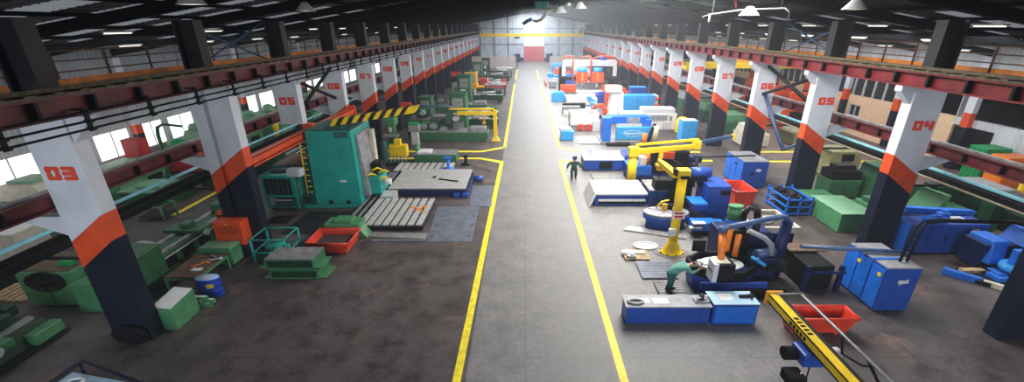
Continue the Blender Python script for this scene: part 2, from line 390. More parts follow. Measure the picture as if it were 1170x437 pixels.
# ------------------------------------------------------------------ columns
def column(n, side):
    s = 1 if side == 'right' else -1
    xi, xo = (17.35, 18.78) if s > 0 else (-13.68, -15.05)
    y = yn(n); D = .55
    num = '%02d' % n
    where = 'row beside the blue machines' if s > 0 else 'row beside the green machines'
    grooved = (s < 0 and n == 4)
    lab = ('grooved white, orange and navy column without number, orange slotted cabinet at its foot' if grooved else
           'white column with orange band and navy foot numbered %s, %s' % (num, where))
    o = thing('steel_column', lab, 'column', ((xi+xo)/2, y, 0), 0, 'numbered columns, '+where)
    w = abs(xo-xi)/2; I, O = -s*w, s*w        # local x of inner and outer side
    zi1, zo1, zi2, zo2 = 5.1, 4.1, 4.15, 3.1
    def slab(g, za, zb, m, x0=I, x1=O, y0=0, y1=D):    # za, zb = (inner, outer) heights
        f = lambda x, t: t[0] + (t[1]-t[0])*(x-I)/(O-I)
        g.hexa([(x0,y0,f(x0,za)),(x1,y0,f(x1,za)),(x1,y1,f(x1,za)),(x0,y1,f(x0,za))], [(x0,y0,f(x0,zb)),(x1,y0,f(x1,zb)),(x1,y1,f(x1,zb)),(x0,y1,f(x0,zb))], m)
    g = G()
    spans = [(I, O, 0, D)]
    if grooved:
        m1, m2 = .12, -.08
        spans = [(O, -.10, 0, D), (-.10, .10, .22, D), (.10, I+.45, 0, D)]
    cut = (s < 0 and n == 5)
    if cut:
        o['label'] = 'short white column numbered 05 ending on the bright orange channel beam'
        slab(g, (5.1,5.1), (8.28,8.28), 0)
        G().box(I-.12,I+.5,.05,.5,4.84,5.1).ob('seat_block','orange',o,.01)
        spans = []
    for x0, x1, y0, y1 in spans:
        slab(g, (zi1,zo1), (8.28,8.28), 0, x0, x1, y0, y1); slab(g, (zi2,zo2), (zi1,zo1), 1, x0, x1, y0, y1); slab(g, (.0,.0), (zi2,zo2), 2, x0, x1, y0, y1)
    g.ob('post', ['white','orange','navy'], o, .02)
    # tapering bracket under the outer runway
    if not cut: G().prism([(O,4.98),(O+s*1.45,4.98),(O+s*1.45,4.8),(O,4.25)], 'y', .1, D-.1).ob('bracket', 'white', o, .015)
    G().prism([(I,8.28),(I-s*.6,8.28),(I-s*.6,8.05),(I,7.45)], 'y', .08, D-.08).ob('bracket', 'white', o, .015)
    g = G(); u0 = -.15 if s > 0 else -.5
    u = -s*.0
    a, b = (-.05,.95) if s > 0 else (-.75,.35)
    if s < 0: a, b = -.45, .45
    else: a, b = -.35, .6
    g.box(a, a+.1, .0, D, 8.28, 11.0); g.box(b-.1, b, 0, D, 8.28, 11.0); g.box(a+.1, b-.1, .2, .32, 8.28, 11.0)
    g.ob('upper_post', mat('upper_post_paint', (.010,.011,.015), .6) if n == 3 and s < 0 else bpy.data.materials['upper_post_paint'], o)
    if not grooved:
        g = G(); x0 = -.48 if s < 0 else -.32
        for i, ch in enumerate(num): digit_mesh(g, ch, x0+i*.5, 6.29, .43, .45, 0)
        g.ob('painted_number', 'digit', o)
    return o
for n in range(3, 22):
    column(n, 'left'); column(n, 'right')

# ------------------------------------------------------------------ crane runways
def runway(side):
    s = 1 if side == 'right' else -1
    x = 17.0 if s > 0 else -13.4
    nm = 'above the blue machine side' if s > 0 else 'above the green machine side'
    o = thing('crane_girder', 'upper oxide red crane runway girder with stiffener ribs '+nm, 'girder', (x,0,0))
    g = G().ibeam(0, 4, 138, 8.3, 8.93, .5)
    y = 4.6
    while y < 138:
        g.box(-.25,.25,y,y+.1,8.37,8.86, 1); y += 1.65  # ribs coloured black: shade on their camera side put into the colour
    g.ob('web_and_flanges', ['girder' if s > 0 else 'lowgirder','black'], o)  # left girder takes the darker red, its unlit side put into the colour
    g = G().box(-.28,.28,4,138,8.93,9.0); y = 4.3
    while y < 138: g.box(-.3,.3,y,y+.25,9.0,9.04); y += .75
    g.ob('packing', 'railtop', o); G().box(-.05,.05,4,138,9.04,9.16).ob('rail', 'railtop', o)
    # outer lower runway
    x2 = 19.75 if s > 0 else -16.05
    o = thing('crane_girder', 'lower dark red crane runway girder on the column brackets, '+('below the peach office wall' if s > 0 else 'below the bright windows'), 'girder', (x2,0,0))
    g = G().ibeam(0, 4, 120, 5.0, 5.56, .5); y = 5.0
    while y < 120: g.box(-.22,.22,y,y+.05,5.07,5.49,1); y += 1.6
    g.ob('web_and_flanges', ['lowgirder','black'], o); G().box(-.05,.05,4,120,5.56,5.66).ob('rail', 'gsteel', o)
    # walkway and railing
    xr = 19.7 if s > 0 else -15.8
    xa, xb = (19.35, 20.1) if s > 0 else (-16.2, -15.5)
    o = thing('walkway_railing', 'rusty walkway railing with orange toe board over the '+('blue machine side' if s > 0 else 'green machine side'), 'railing', (xr,0,8.83))
    g = G().box(-.03,.03,0,.06,0,1.15); p = g.ob('post', 'rust', o); p.location = (0,5,0)
    for i in range(1,70):
        q = p.copy(); COL.objects.link(q); q.parent = o; q.location = (0,5+i*1.9,0)
    for z in (.45,.8,1.12): G().box(-.025,.025,4,137.5,z,z+.05).ob('handrail', 'rust', o)
    G().box(.035,.06,4,137.5,0,.26).ob('toe_board', 'toe', o)
    tag(G().box(xa,xb,4,138,8.75,8.83).ob('walkway', 'darksteel'), 'narrow dark walkway deck behind the upper crane girder, '+('blue machine side' if s > 0 else 'green machine side'), 'walkway')
runway('left'); runway('right')

# conductor bars on the near side of the upper girder
o = thing('conductor_bar_set', 'three dark crane conductor bars on stub insulators along the red girder above the green machines', 'conductor bars', (-12.9,0,0))
for z in (8.43, 8.16, 7.94): G().rod((0,4,z),(0,137,z),.035).ob('conductor_bar', 'black', o)
i = 0; y = 5.6; first = None
while y < 90:
    if first is None:
        g = G().box(-.03,.03,-.06,.06,7.86,8.56)
        for z in (8.43,8.16,7.94): g.rod((-.1,0,z),(.14,0,z),.05)
        g.box(-.4,0,-.03,.03,8.47,8.53); first = g.ob('hanger', 'black', o); first.location = (0,y,0)
    else:
        q = first.copy(); COL.objects.link(q); q.parent = o; q.location = (0,y,0)
    y += 2.2
# service pipes along both outer bays
tag(G().rod((-16.75,4,4.04),(-16.75,110,4.04),.07).ob('service_pipe', 'cyan'), 'pale cyan service pipe running behind the column row by the green machines', 'pipe')
tag(G().rod((20.4,4,4.1),(20.4,110,4.1),.085).ob('service_pipe', 'cyan'), 'pale cyan service pipe running behind the column row by the blue machines', 'pipe')
tag(G().rod((20.4,4,3.6),(20.4,110,3.6),.05).ob('service_pipe', 'tanpipe'), 'thin tan service pipe below the cyan pipe by the green machine backs', 'pipe')
g = G().box(-17.2,-16.5,4,110,3.3,3.38); g.box(-17.2,-17.14,4,110,3.38,3.6); g.box(-16.56,-16.5,4,110,3.38,3.6)
for n in range(3,19):
    if n != 5: g.box(-16.5,-15.06,yn(n)+.2,yn(n)+.3,3.3,3.38)
tag(g.ob('cable_tray', 'black'), 'black cable tray under the cyan pipe by the green machines', 'cable tray')
g = G().box(20.6,21.3,4,110,3.55,3.62); g.box(20.6,20.66,4,110,3.62,3.85); g.box(21.24,21.3,4,110,3.62,3.85)
for n in range(3,19): g.box(18.8,20.75,yn(n)+.2,yn(n)+.3,3.44,3.549)
tag(g.ob('cable_tray', 'black'), 'black cable tray under the cyan pipe by the blue machines', 'cable tray')

# orange runway beam between the grooved column and column 06
o = thing('runway_beam', 'bright orange channel beam between the grooved column and column 06', 'beam', (-13.43,0,0))
g = G().box(-.19,.19,yn(4)+.57,yn(6)+.3,4.42,4.48); g.box(-.19,-.14,yn(4)+.57,yn(6)+.3,4.48,4.83); g.box(.14,.19,yn(4)+.57,yn(6)+.3,4.32,4.83); g.box(-.19,.19,yn(4)+.57,yn(6)+.3,4.78,4.835)
g.ob('channel', 'orange', o)
G().box(-.19,.25,yn(6)+.3,yn(6)+.5,3.3,5.0).ob('end_plate', 'orange', o)

# X bracing between columns 05 and 06
def brace(label, x, segs, m):
    g = G()
    for (ya,za),(yb,zb),r in segs: g.rod((x,ya,za),(x,yb,zb),r,1,4)
    return tag(g.ob('cross_brace', m), label, 'brace')
a, b = yn(5)+.5, yn(6)+.1
brace('black X shaped brace between columns 05 and 06 beside the blue machines', 18.0, [((b,8.0),(a,6.0),.13),((b,5.9),(a,8.0),.13)], 'black')
brace('grey V shaped brace below the black X between columns 05 and 06', 18.2, [((b,5.9),(28.4,2.6),.14),((28.4,2.6),(a,4.0),.11)], 'bluepipe')
brace('black X shaped brace between columns 05 and 06 beside the bright windows', -14.4, [((b,7.9),(a,5.4),.12),((b,5.6),(a,7.9),.12)], 'black')
for xx, lab in ((18.75,'thin diagonal bracing high above the red girder between columns 05 and 06'),(-14.9,'thin diagonal bracing high under the roof between the grooved column and column 05')):
    q = 5 if xx > 0 else 4
    g = G(); g.rod((xx,yn(q)+.5,8.9),(xx,yn(q+1),10.9),.05,1,4); g.rod((xx,yn(q)+.5,10.9),(xx,yn(q+1),8.9),.05,1,4)
    tag(g.ob('cross_brace', 'bluepipe'), lab, 'brace')

# far bridge crane
o = thing('bridge_crane', 'yellow overhead bridge crane spanning the far end of the hall', 'crane', (1.85,126,7.7))
G().box(-14.6,14.6,-.4,.4,0,.85).ob('girder', 'yellow', o, .03)
for s in (-1,1): G().box(s*15.0-.5,s*15.0+.5,-2.2,2.2,1.47,1.85).ob('end_truck', 'darksteel', o); G().box(s*14.5-.2,s*14.5+.2,-.45,.45,.85,1.5).ob('saddle', 'yellow', o)
G().box(-4.9,-3.4,-.8,.8,-.5,0).ob('trolley', 'dblue', o, .05)

# outer painted pilasters against the side walls
for n in range(4, 14):
    for sx, xx in ((-1, XL+.02), (1, XR-.42)):
        if sx < 0 and n > 10: continue
        g = G(); y = yn(n)
        for z0,z1,m in ((0,2.9+.5*(sx>0),2),(2.9+.5*(sx>0),3.6+.9*(sx>0),1),(3.6+.9*(sx>0),roof_z(XL if sx < 0 else XR)-.8,0)): g.box(xx,xx+.4,y-.3,y+.3,z0,z1,m)
        tag(g.ob('wall_column', ['white','orange','navy']), 'slim white, orange and navy column standing against the outer '+('window wall' if sx < 0 else 'office wall'), 'column', 'wall columns, '+('window wall' if sx < 0 else 'office wall'))

# high bay lamps under the roof, near end of the hall
def highbay(x, y, z, label, on=True):
    o = thing('high_bay_lamp', label, 'lamp', (x,y,z))
    G().lathe([(.05,.4),(.09,.38),(.15,.25),(.27,0.02),(.28,0),(.265,0),(.14,.2),(.04,.24)], 0,0,20).ob('shade', 'lampw', o)
    G().lathe([(.02,.0),(.24,.01),(.24,.04),(.02,.05)],0,0,20).ob('bulb', glow('lamp_glow', (1.,1.,.75), 2.2) if 'lamp_glow' not in bpy.data.materials else bpy.data.materials['lamp_glow'], o)
    G().rod((0,0,.4),(0,0,roof_z(x)-z-.1),.03).ob('stem', 'darksteel', o)
    return o
for x,y,z,l in ((2.3,30,11.55,'white dome lamp with yellow glow, lower one of the pair over the aisle'),(3.6,30,11.8,'white dome lamp with yellow glow, higher one of the pair over the aisle'),
                (12.75,17.6,11.35,'white dome lamp with yellow rim above the red girder near column 04'),(10.4,21,11.2,'small white dome lamp beside the bent conduit under the roof'),
                (-10.6,14.5,11.4,'white dome lamp at the top over the red bin side of the hall'),(-10.4,21.5,11.4,'white dome lamp above column 05 over the green machines')):
    highbay(x,y,z,l)
o = thing('conduit', 'thin pale bent conduit hung under the dark roof over the blue machines', 'conduit', (0,0,0))
G().path([(10.6,27,11.25),(9.4,23,11.3),(8.95,18.6,11.38),(8.75,15.3,11.32),(8.75,15,11.2),(8.7,14.9,10.95)], .026, 1, 8).ob('pipe', 'grey', o)
for x,y in ((9.3,22.5),(8.78,15.6)): G().rod((x,y,11.35),(x,y,roof_z(x)-.3),.02).ob('hanger', 'grey', o)
G().rod((9.4,23,11.3),(9.35,22.9,10.95),.05).ob('drop_box', 'tanpipe', o)
tag(G().rod((6.4,14,11.6),(8.8,19,11.5),.035).ob('conduit', 'red'), 'short pinkish red conduit at the top of the roof over the aisle', 'conduit')
o = thing('festoon_cable', 'white looped festoon cable on a dark trolley hanging over the middle of the aisle', 'cable', (1.5,34,11.9))
G().path([(1.5,-3,.2),(1.1,-1.5,.1),(.6,-1,-.05),(.15,-.5,-.05),(-.05,0,-.5),(-.3,.8,-.75),(-.6,1.5,-.85),(-.75,2.2,-.8)], .11, 1.3, 8).ob('cable', 'lgrey', o)
G().box(-.8,.2,-.6,.4,.0,.5).ob('trolley', 'dteal', o, .03); G().path([(-.9,2.2,-.65),(-1.3,2.4,-.8),(-1.6,2.7,-1.0)],.14,1.3,8).ob('plug', 'bluepipe', o)
G().box(-.5,-.3,-.1,.1,.5,roof_z(1.4)-12).ob('hanger', 'darksteel', o)

# =================================================================== GREEN SIDE
def cabinet(name, label, cat, x0,x1,y0,y1,h, m, doors=2, top=None, group=None, z0=0., feet=True):
    o = thing(name, label, cat, ((x0+x1)/2,y0,z0), 0, group); w = x1-x0; d = y1-y0
    G().box(-w/2,w/2,0,d,.08,h).ob('body', m, o, .025)
    if feet: G().box(-w/2+.05,w/2-.05,.05,d-.05,0,.08).ob('plinth', 'black', o)
    for i in range(doors):
        a = -w/2+.05+i*(w-.1)/doors
        dd = G().box(a+.015,a+(w-.1)/doors-.015,-.025,.0,.16,h-.08).ob('door', m, o, .01)
        G().box(a+(w-.1)/doors-.13,a+(w-.1)/doors-.08,-.06,-.025,h*.55,h*.55+.14).ob('handle', 'black', dd)
    if top: G().box(-w/2+.03,w/2-.03,.03,d-.03,h,h+.02).ob('top_panel', top, o)
    return o

# machine console with round grille
o = thing('machine_console', 'wide green machine console with dark top and round black grille', 'machine', (-19.3,14.2,0))
G().hexa([(-1.05,0,.06),(1.1,0,.06),(1.1,1.7,.06),(-1.05,1.7,.06)],[(-1.1,0,1.62),(1.12,0,1.62),(1.12,1.7,1.62),(-1.1,1.7,1.62)]).ob('body', 'lgreen', o, .03)
G().box(-1.0,1.0,.1,1.6,1.62,1.65).ob('top_plate', 'dwood', o)
G().box(.0,.02,-.015,.0,.1,1.0).ob('door_seam', 'dgreen', o)
g = G().lathe([(.45,.0),(.45,.1),(.40,.12),(.38,.08),(.1,.08),(.1,.14),(.02,.14)], c=(.05,0,1.22), axis='y', n=32)
for i in range(8): a = i*math.pi/4; g.rod((.05,-.1,1.22),(.05+.42*WIDE*math.cos(a),-.1,1.22+.42*math.sin(a)),.02)
g.ob('round_grille', 'black', o)
G().cbox(.55,.55,1.65,.5,.25,.22).ob('switch_box', 'vgreen', o, .02)
tag(G().box(-17.95,-17.0,13.85,14.9,0,1.28).box(-17.9,-17.05,13.83,13.85,.2,1.15).ob('machine_box', 'lgreen', None, .03), 'plain light green box between the round grille console and column 03', 'box')
# box with white lid right of the column 03 foot
o = thing('machine_box', 'green box with pale sloping lid beside the navy foot of column 03', 'box', (-13.95,12.75,0))
G().hexa([(.05,0,0),(.75,.0,0),(.75,1.2,0),(.05,1.2,0)],[(.02,0,1.0),(.75,0,.95),(.75,1.2,1.05),(.02,1.2,1.12)]).ob('body', 'lgreen', o, .02)
G().hexa([(.04,.03,1.01),(.73,.03,.96),(.73,1.17,1.06),(.04,1.17,1.13)],[(.04,.03,1.04),(.73,.03,.99),(.73,1.17,1.09),(.04,1.17,1.16)]).ob('lid', 'offw', o)
o = thing('parallel_block_stack', 'short stack of green and white blocks behind the pale lid box', 'blocks', (-13.4,14.1,0))
for i,(dx,dy,dz) in enumerate(((-.2,0,0),(.12,.1,.0),(-.1,.05,.17),(.25,.15,.17),(.05,.1,.34))): G().cbox(dx,dy,dz,.75,.13,.15).box(dx-.32,dx+.32,dy-.05,dy+.05,dz+.15,dz+.17,1).ob('block', ['lgreen','offw'], o, .015)
# coil at foot of column 03
g = G()
for i in range(6): g.path([(.36*WIDE*math.cos(t*math.pi/12)*(1-.1*i),.0-.05-.02*(i%2),.36*math.sin(t*math.pi/12)*(1-.1*i)) for t in range(24)], .032, 1, 6, 0, True)
g.lathe([(.1,0),(.34,0),(.34,.05),(.1,.05)], c=(0,0,0), axis='y', n=20)
o = g.ob('cable_coil', 'rubber'); o.location = (-14.25,12.07,.395); tag(o, 'round black coil leaning on the navy foot of column 03', 'coil')

# long lathe between the columns
def long_lathe(label, x, y0, y1, m, w=1.3, h=.85, head=True, zc='gsteel'):
    o = thing('lathe', label, 'lathe', (x,y0,0)); L = y1-y0
    g = G().prism([(-w/2,0),(w/2,0),(w/2-.12,.25),(w/2-.2,h),(-w/2+.2,h),(-w/2+.12,.25)], 'y', 0, L); g.ob('bed', m, o, .02)
    for sx in (-1,1): G().box(sx*w*.24-.11,sx*w*.24+.11,.05,L-.05,h,h+.1).ob('slideway', 'gsteel', o, .01)
    for i in range(int(L/1.1)): G().box(w/2-.16,w/2-.10,.5+i*1.1,1.2+i*1.1,.3,h-.12).ob('bed_pocket', 'black', o)
    G().rod((w/2-.05,.1,h-.08),(w/2-.05,L-.1,h-.08),.035).ob('lead_screw', 'steel', o)
    if head:
        G().box(-w/2,w/2,-.9,.5,.0,h+.75).ob('headstock', m, o, .06)
        G().rod((0,.5,h+.42),(0,.72,h+.42),.34,WIDE,20).ob('chuck', 'gsteel', o)
    c = G().box(-w/2-.1,w/2+.12,L*.45,L*.45+.9,h+.1,h+.28).box(-.2,.25,L*.45+.2,L*.45+.7,h+.28,h+.55).ob('carriage', m, o, .03)
    G().rod((w/2+.1,L*.45+.3,h+.05),(w/2+.22,L*.45+.3,h+.05),.16,1,16).ob('handwheel', 'steel', c)
    G().box(-.35,.35,L-.7,L-.1,h+.1,h+.6).ob('tailstock', m, o, .05)
    return o
long_lathe('long black topped green lathe lying between column 03 and the orange slotted cabinet', -17.25, 16.0, 21.9, 'green', 1.7, .95)
g = G()
for i in range(4): g.box(-.9,.9,-1.6+i*.12,-1.5+i*.12,.02,.06+.02*i)
o = thing('guide_rail_set', 'dark floor rails lying beside the long black topped lathe', 'rails', (-15.85,15.6,0)); 
for i in range(3): G().box(-.42+i*.26,-.3+i*.26,-1.2,2.6,0,.14).ob('rail', 'darksteel', o, .01)

# workbench with tools
o = thing('workbench', 'green framed workbench with dark top beside the blue drum', 'workbench', (-14.75,15.15,0))
G().box(-.72,.72,0,2.0,.70,.78).ob('bench_top', 'dwood', o, .015)
for sx in (-1,1):
    for y in (.06,1.94): G().box(sx*.66-.06,sx*.66+.06,y-.05,y+.05,0,.70).ob('leg', 'lgreen', o, .008)
G().box(-.72,.72,.0,.05,.6,.7).ob('apron', 'lgreen', o); G().box(-.66,.66,.04,.09,.15,.22).ob('stretcher', 'lgreen', o)
G().box(.66,.72,.05,1.95,.6,.7).ob('apron', 'lgreen', o)
tag(G().path([(-.3,0,0),(0,.05,.03),(.25,.35,.03),(.45,.4,.0)],.03,WIDE).ob('spanner','orcyl'), 'orange tool lying on the green framed workbench','tool').location=(-14.7,15.9,.81)
tag(G().rod((-.3,0,0),(.35,.25,0),.03,WIDE).rod((.3,.2,0),(.42,.3,0),.06,WIDE).ob('steel_bar_tool','steel'), 'bright steel tool across the green framed workbench','tool').location=(-14.35,16.35,.84)
tag(G().cbox(0,0,0,.42,.22,.03).ob('work_sheet','paper'), 'white sheet lying on the green framed workbench','paper').location=(-14.45,15.75,.78)
tag(G().rod((-.25,.2,0),(.3,-.1,0),.025,WIDE).ob('steel_rod','gsteel'), 'thin grey rod near the back of the green framed workbench','tool').location=(-14.6,16.85,.806)

cabinet('tool_cabinet', 'light green cupboard behind the blue drum and workbench', 'cabinet', -15.45,-13.95,17.25,18.0,.98,'lgreen',2,'pgreen')
# drum
o = thing('oil_drum', 'blue steel drum with pale blue lid and yellow label', 'drum', (-13.45,15.0,0))
pr_ = [(.27,0),(.29,.02),(.285,.04)]
for z in (.28,.58): pr_ += [(.28,z-.03),(.295,z),(.28,z+.03)]
pr_ += [(.285,.84),(.295,.87),(.28,.88)]
G().lathe(pr_,0,0,32).ob('body','drum',o); G().lathe([(.27,.875),(.27,.885),(.02,.888)],0,0,32).ob('lid','drumtop',o); G().cbox(-.05,0,.888,.3,.12,.006).ob('lid_label','cream',o)
G().prism([(.08,-.292),(.34,-.235),(.34,-.225),(.08,-.282)],'z',.5,.68).ob('label','yellow',o)

# orange slotted cabinets at column 04
def slotted(label, x0,x1,y0,y1,z0,z1):
    o = thing('slotted_cabinet', label, 'cabinet', ((x0+x1)/2,y0,z0)); w=x1-x0
    G().box(-w/2,w/2,0,y1-y0,0,z1-z0).ob('body','orange',o,.02)
    g = G()
    for r in range(4):
        for c in range(6): g.cbox(-w*.3+c*w*.12,-.004,(z1-z0)*(.5+.09*r),.05*WIDE*.7,.01,.05)
    g.ob('slot','black',o); G().cbox(0,-.01,z1-z0-.12,.12,.02,.05).ob('handle','yellow',o)
    return o
slotted('bright orange slotted cabinet standing before the grooved navy column', -15.1,-13.75,18.05,18.7,.72,1.95)
tag(G().box(-15.1,-13.75,18.08,18.68,0,.72).ob('cabinet_stand','navy'), 'dark navy stand under the bright orange slotted cabinet', 'stand')
slotted('smaller orange box half hidden behind the orange slotted cabinet', -16.1,-15.6,19.65,20.1,.95,1.75)
tag(G().box(-16.05,-15.65,19.7,20.05,0,.95).ob('cabinet_stand','darksteel'), 'dark stand under the smaller orange box', 'stand')
# green bent pipe against column 04
tag(G().path([(-15.3,18.3,6.6),(-16.1,18.3,6.7),(-16.4,18.3,6.55),(-16.48,18.3,6.2),(-16.5,18.3,4.9),(-16.72,18.3,4.13)],.06,1.4).ob('bent_pipe','green'), 'green bent pipe rising from the cyan pipe beside the grooved column', 'pipe')

# pump cage
o = thing('pump_cage', 'open turquoise tube frame around a pump behind the stacked green blocks', 'pump frame', (-12.3,17.6,0))
for x,y,n in ((-.85,0,0),(.75,0,0),(-.85,1.3,0),(.75,1.3,0)): G().rod((x,y,0),(x,y,1.25),.035,WIDE).ob('post','teal',o)
for z in (.55,1.25):
    g = G()
    for p,q in (((-.85,0),(.75,0)),((.75,0),(.75,1.3)),((.75,1.3),(-.85,1.3)),((-.85,1.3),(-.85,0))): g.rod((*p,z),(*q,z),.033,1)
    g.ob('rail','teal',o)
G().box(-.85,.75,0,1.3,.25,.3).ob('tray','dgreen',o)
p = G().rod((-.35,.6,.6),(.35,.6,.6),.2,1,16).rod((.35,.6,.6),(.6,.6,.6),.12,1,14).cbox(-.1,.6,.3,.5,.3,.12).ob('pump','teal',o); G().rod((-.5,.6,.6),(-.35,.6,.6),.22,1,16).ob('fan_cover','dteal',p)
# stacked green angle blocks
for i,(z,dx) in enumerate(((0,0.05),(.52,-.05))):
    o = thing('support_block', ('lower' if i == 0 else 'upper')+' hollow green support block of the stacked pair before the pump cage', 'block', (-10.55+dx,16.15,z), 0, None)
    g = G().box(-1.1,1.1,0,1.15,.44,.52); g.box(-1.1,1.1,0,1.15,.02,.1); g.box(-1.1,-1.02,0,1.15,.1,.44); g.box(1.02,1.1,0,1.15,.1,.44); g.box(-1.02,1.02,.55,.63,.1,.44)
    g.ob('web_box','green',o,.012)
    for s in (-1,1): G().box(min(s*1.1,s*1.42),max(s*1.1,s*1.42),.1,1.05,.02,.08).ob('foot','lgreen',o,.01)
    if i: G().box(-1.08,1.08,.02,1.13,.52,.535).ob('machined_top','gsteel',o)
# red bin
def bin_(name, label, x0,x1,y0,y1,h, fl=.18, fill=True, m='binred', lift=.08):
    o = thing(name, label, 'bin', ((x0+x1)/2,(y0+y1)/2,0)); w=(x1-x0)/2; d=(y1-y0)/2; t=.05
    def R(k,z,e=0): return [(-w+k+e,-d+k*.6+e,z),(w-k-e,-d+k*.6+e,z),(w-k-e,d-k*.6-e,z),(-w+k+e,d-k*.6-e,z)]
    g = G(); bm=g.bm
    rings=[R(fl,lift),R(0,h),R(0,h,t),R(fl,lift+t,t)]
    V=[[bm.verts.new(p) for p in r] for r in rings]
    g.face(V[0][::-1]); g.face(V[3])
    for a in range(3):
        for i in range(4): g.face((V[a][i],V[a][(i+1)%4],V[a+1][(i+1)%4],V[a+1][i]))
    g.ob('tub',m,o)
    g = G()
    r = R(-.03,h)
    for i in range(4): g.rod(r[i],r[(i+1)%4],.05,1,8)
    g.ob('rim',m,o)
    for s in (-1,1): G().box(s*w*.55-.08,s*w*.55+.08,-d+.12,d-.12,0,lift).ob('skid',m,o)
    if fill:
        G().hexa([(p[0],p[1],lift+t+.01) for p in R(fl*.8,0,t+.02)],[(p[0]*.96,p[1]*.96,h*.55) for p in R(fl*.35,0,t+.05)]).ob('swarf_fill','chip',o)
    return o
bin_('swarf_bin','red steel swarf bin beside the stacked green blocks', -10.95,-8.85,18.3,19.95,.66, .15)
# green bracket casting behind it
o = thing('casting_block','green stepped casting block behind the red bin near the slotted table','block',(-9.75,20.08,.031))
G().box(-1.05,.85,0,.9,.55,.85).box(-.55,.4,.1,.8,.85,1.0).ob('stepped_top','lgreen',o,.03); G().hexa([(.6,.05,0),(1.15,.05,0),(1.15,.85,0),(.6,.85,0)],[(.5,.05,.55),(.75,.05,.55),(.75,.85,.55),(.5,.85,.55)]).ob('foot','lgreen',o,.01)
G().box(-.95,-.6,.05,.85,0,.55).ob('foot','lgreen',o,.01)

# ------------------------------------------------ teal boring mill
o = thing('boring_mill','tall teal boring mill column with louvred unit, striped boom side of the slotted tables','machine',(-11.7,24.2,0))
G().hexa([(-1.5,0,.0),(1.4,0,.0),(1.4,3.2,.0),(-1.5,3.2,.0)],[(-1.38,0,4.95),(1.36,0,4.95),(1.36,3.1,4.95),(-1.38,3.1,4.95)]).ob('column','teal',o,.05)
G().box(-1.34,1.32,.05,3.0,4.95,5.03).ob('cap','dteal',o,.02)
G().box(.35,1.15,-.03,0.02,4.55,4.9).ob('access_cover','dteal',o)
for x in (-.55,.55): G().box(x-.13,x+.13,-.05,.02,.28,.5).ob('lifting_hole','black',o)
G().box(.25,.65,-.05,0,1.75,1.85).ob('name_plate','offw',o)
g = G()
for i in range(8): g.rod((-1.55,-.06,1.1+i*.37),(-1.85,-.06,1.1+i*.37),.03)
g.rod((-1.88,-.06,1.0),(-1.76,-.06,4.2),.04).ob('ladder','yellow',o)
G().hexa([(1.42,.5,.6),(1.75,.5,.6),(1.75,2.6,.6),(1.42,2.6,.6)],[(1.32,.5,4.6),(1.5,.5,4.6),(1.5,2.6,4.6),(1.32,2.6,4.6)]).ob('guideway','gsteel',o)
h = G().box(1.55,2.4,.9,2.3,.55,1.75).ob('spindle_head','teal',o,.06); G().rod((2.4,1.6,1.2),(2.85,1.6,1.2),.2,1,18).ob('spindle','offw',h)
g = G()
for i,(x,y,z) in enumerate(((1.6,.6,1.9),(1.9,1.0,2.15),(2.2,1.3,1.9),(2.35,.8,1.6),(1.8,1.8,2.0))): g.path([(x,y,z),(x+.35,y+.1,z+.15),(x+.45,y+.5,z-.1)],.06,1.4)
g.ob('hose','yellow',o); G().box(1.7,2.35,1.5,2.4,1.9,2.5).ob('motor','black',o,.05); G().box(1.55,1.8,2.3,2.7,1.6,4.5).ob('cable_chain','cream',o)
G().box(-2.0,-1.55,.4,2.4,0,3.0).ob('side_unit','dteal',o,.03)
G().box(-4.4,1.3,-.1,2.0,0,.18).ob('base_plate','teal',o,.03)
# louvred hydraulic unit and companions
o = thing('hydraulic_unit','teal hydraulic unit with black louvre front beside the tall teal column','machine',(-14.95,23.6,.185))
G().box(-1.05,1.05,0,1.5,.75,2.2).ob('cabinet','teal',o,.03)
g = G().box(-.9,.75,-.03,.0,.95,2.0)
g.ob('louvre_back','black',o)
for i in range(6): G().box(-.84+i*.27,-.78+i*.27,-.07,-.02,.95,2.0).ob('louvre','dteal',o)
G().lathe([(.4,2.2),(.4,2.24),(.1,2.26)],-.1,.75,24).ob('fan_ring','black',o)
for x in (-.95,.95):
    for y in (.1,1.4): G().box(x-.08,x+.08,y-.08,y+.08,0,.75).ob('leg','teal',o)
G().box(-1.0,1.0,.05,1.45,.1,.2).box(-.6,.5,.2,1.2,.2,.55).ob('pump_tray','dteal',o); G().box(-.5,.55,.1,.14,.5,.58).ob('label_strip','offw',o)
o = thing('steel_tank','dark teal tank with brown rusty top behind the louvred unit','tank',(-15.4,27.0,0)); G().box(-1.9,1.9,0,2.8,0,1.9).ob('body','dteal',o,.03); G().box(-1.8,1.8,.1,2.7,1.9,1.93).ob('top_sheet','dwood',o)
o = thing('junction_box','light grey rounded box on a post before the tall teal column','box',(-13.6,23.3,0)); G().box(-.42,.45,-.3,.3,2.45,2.95).ob('housing','lgrey',o,.12); G().rod((0,0,.19),(0,0,2.45),.06,WIDE).ob('post','dteal',o)
g = G()
for i in range(9): g.path([(-.7+.1*(i%3),.12*i,.05),(0,.12*i-.05,.08),(.7,.12*i,.05)],.035,1)
o = g.ob('hose_bundle','rubber'); o.location=(-14.6,21.9,0); tag(o,'black hoses lying on the floor before the louvred teal unit','hoses')
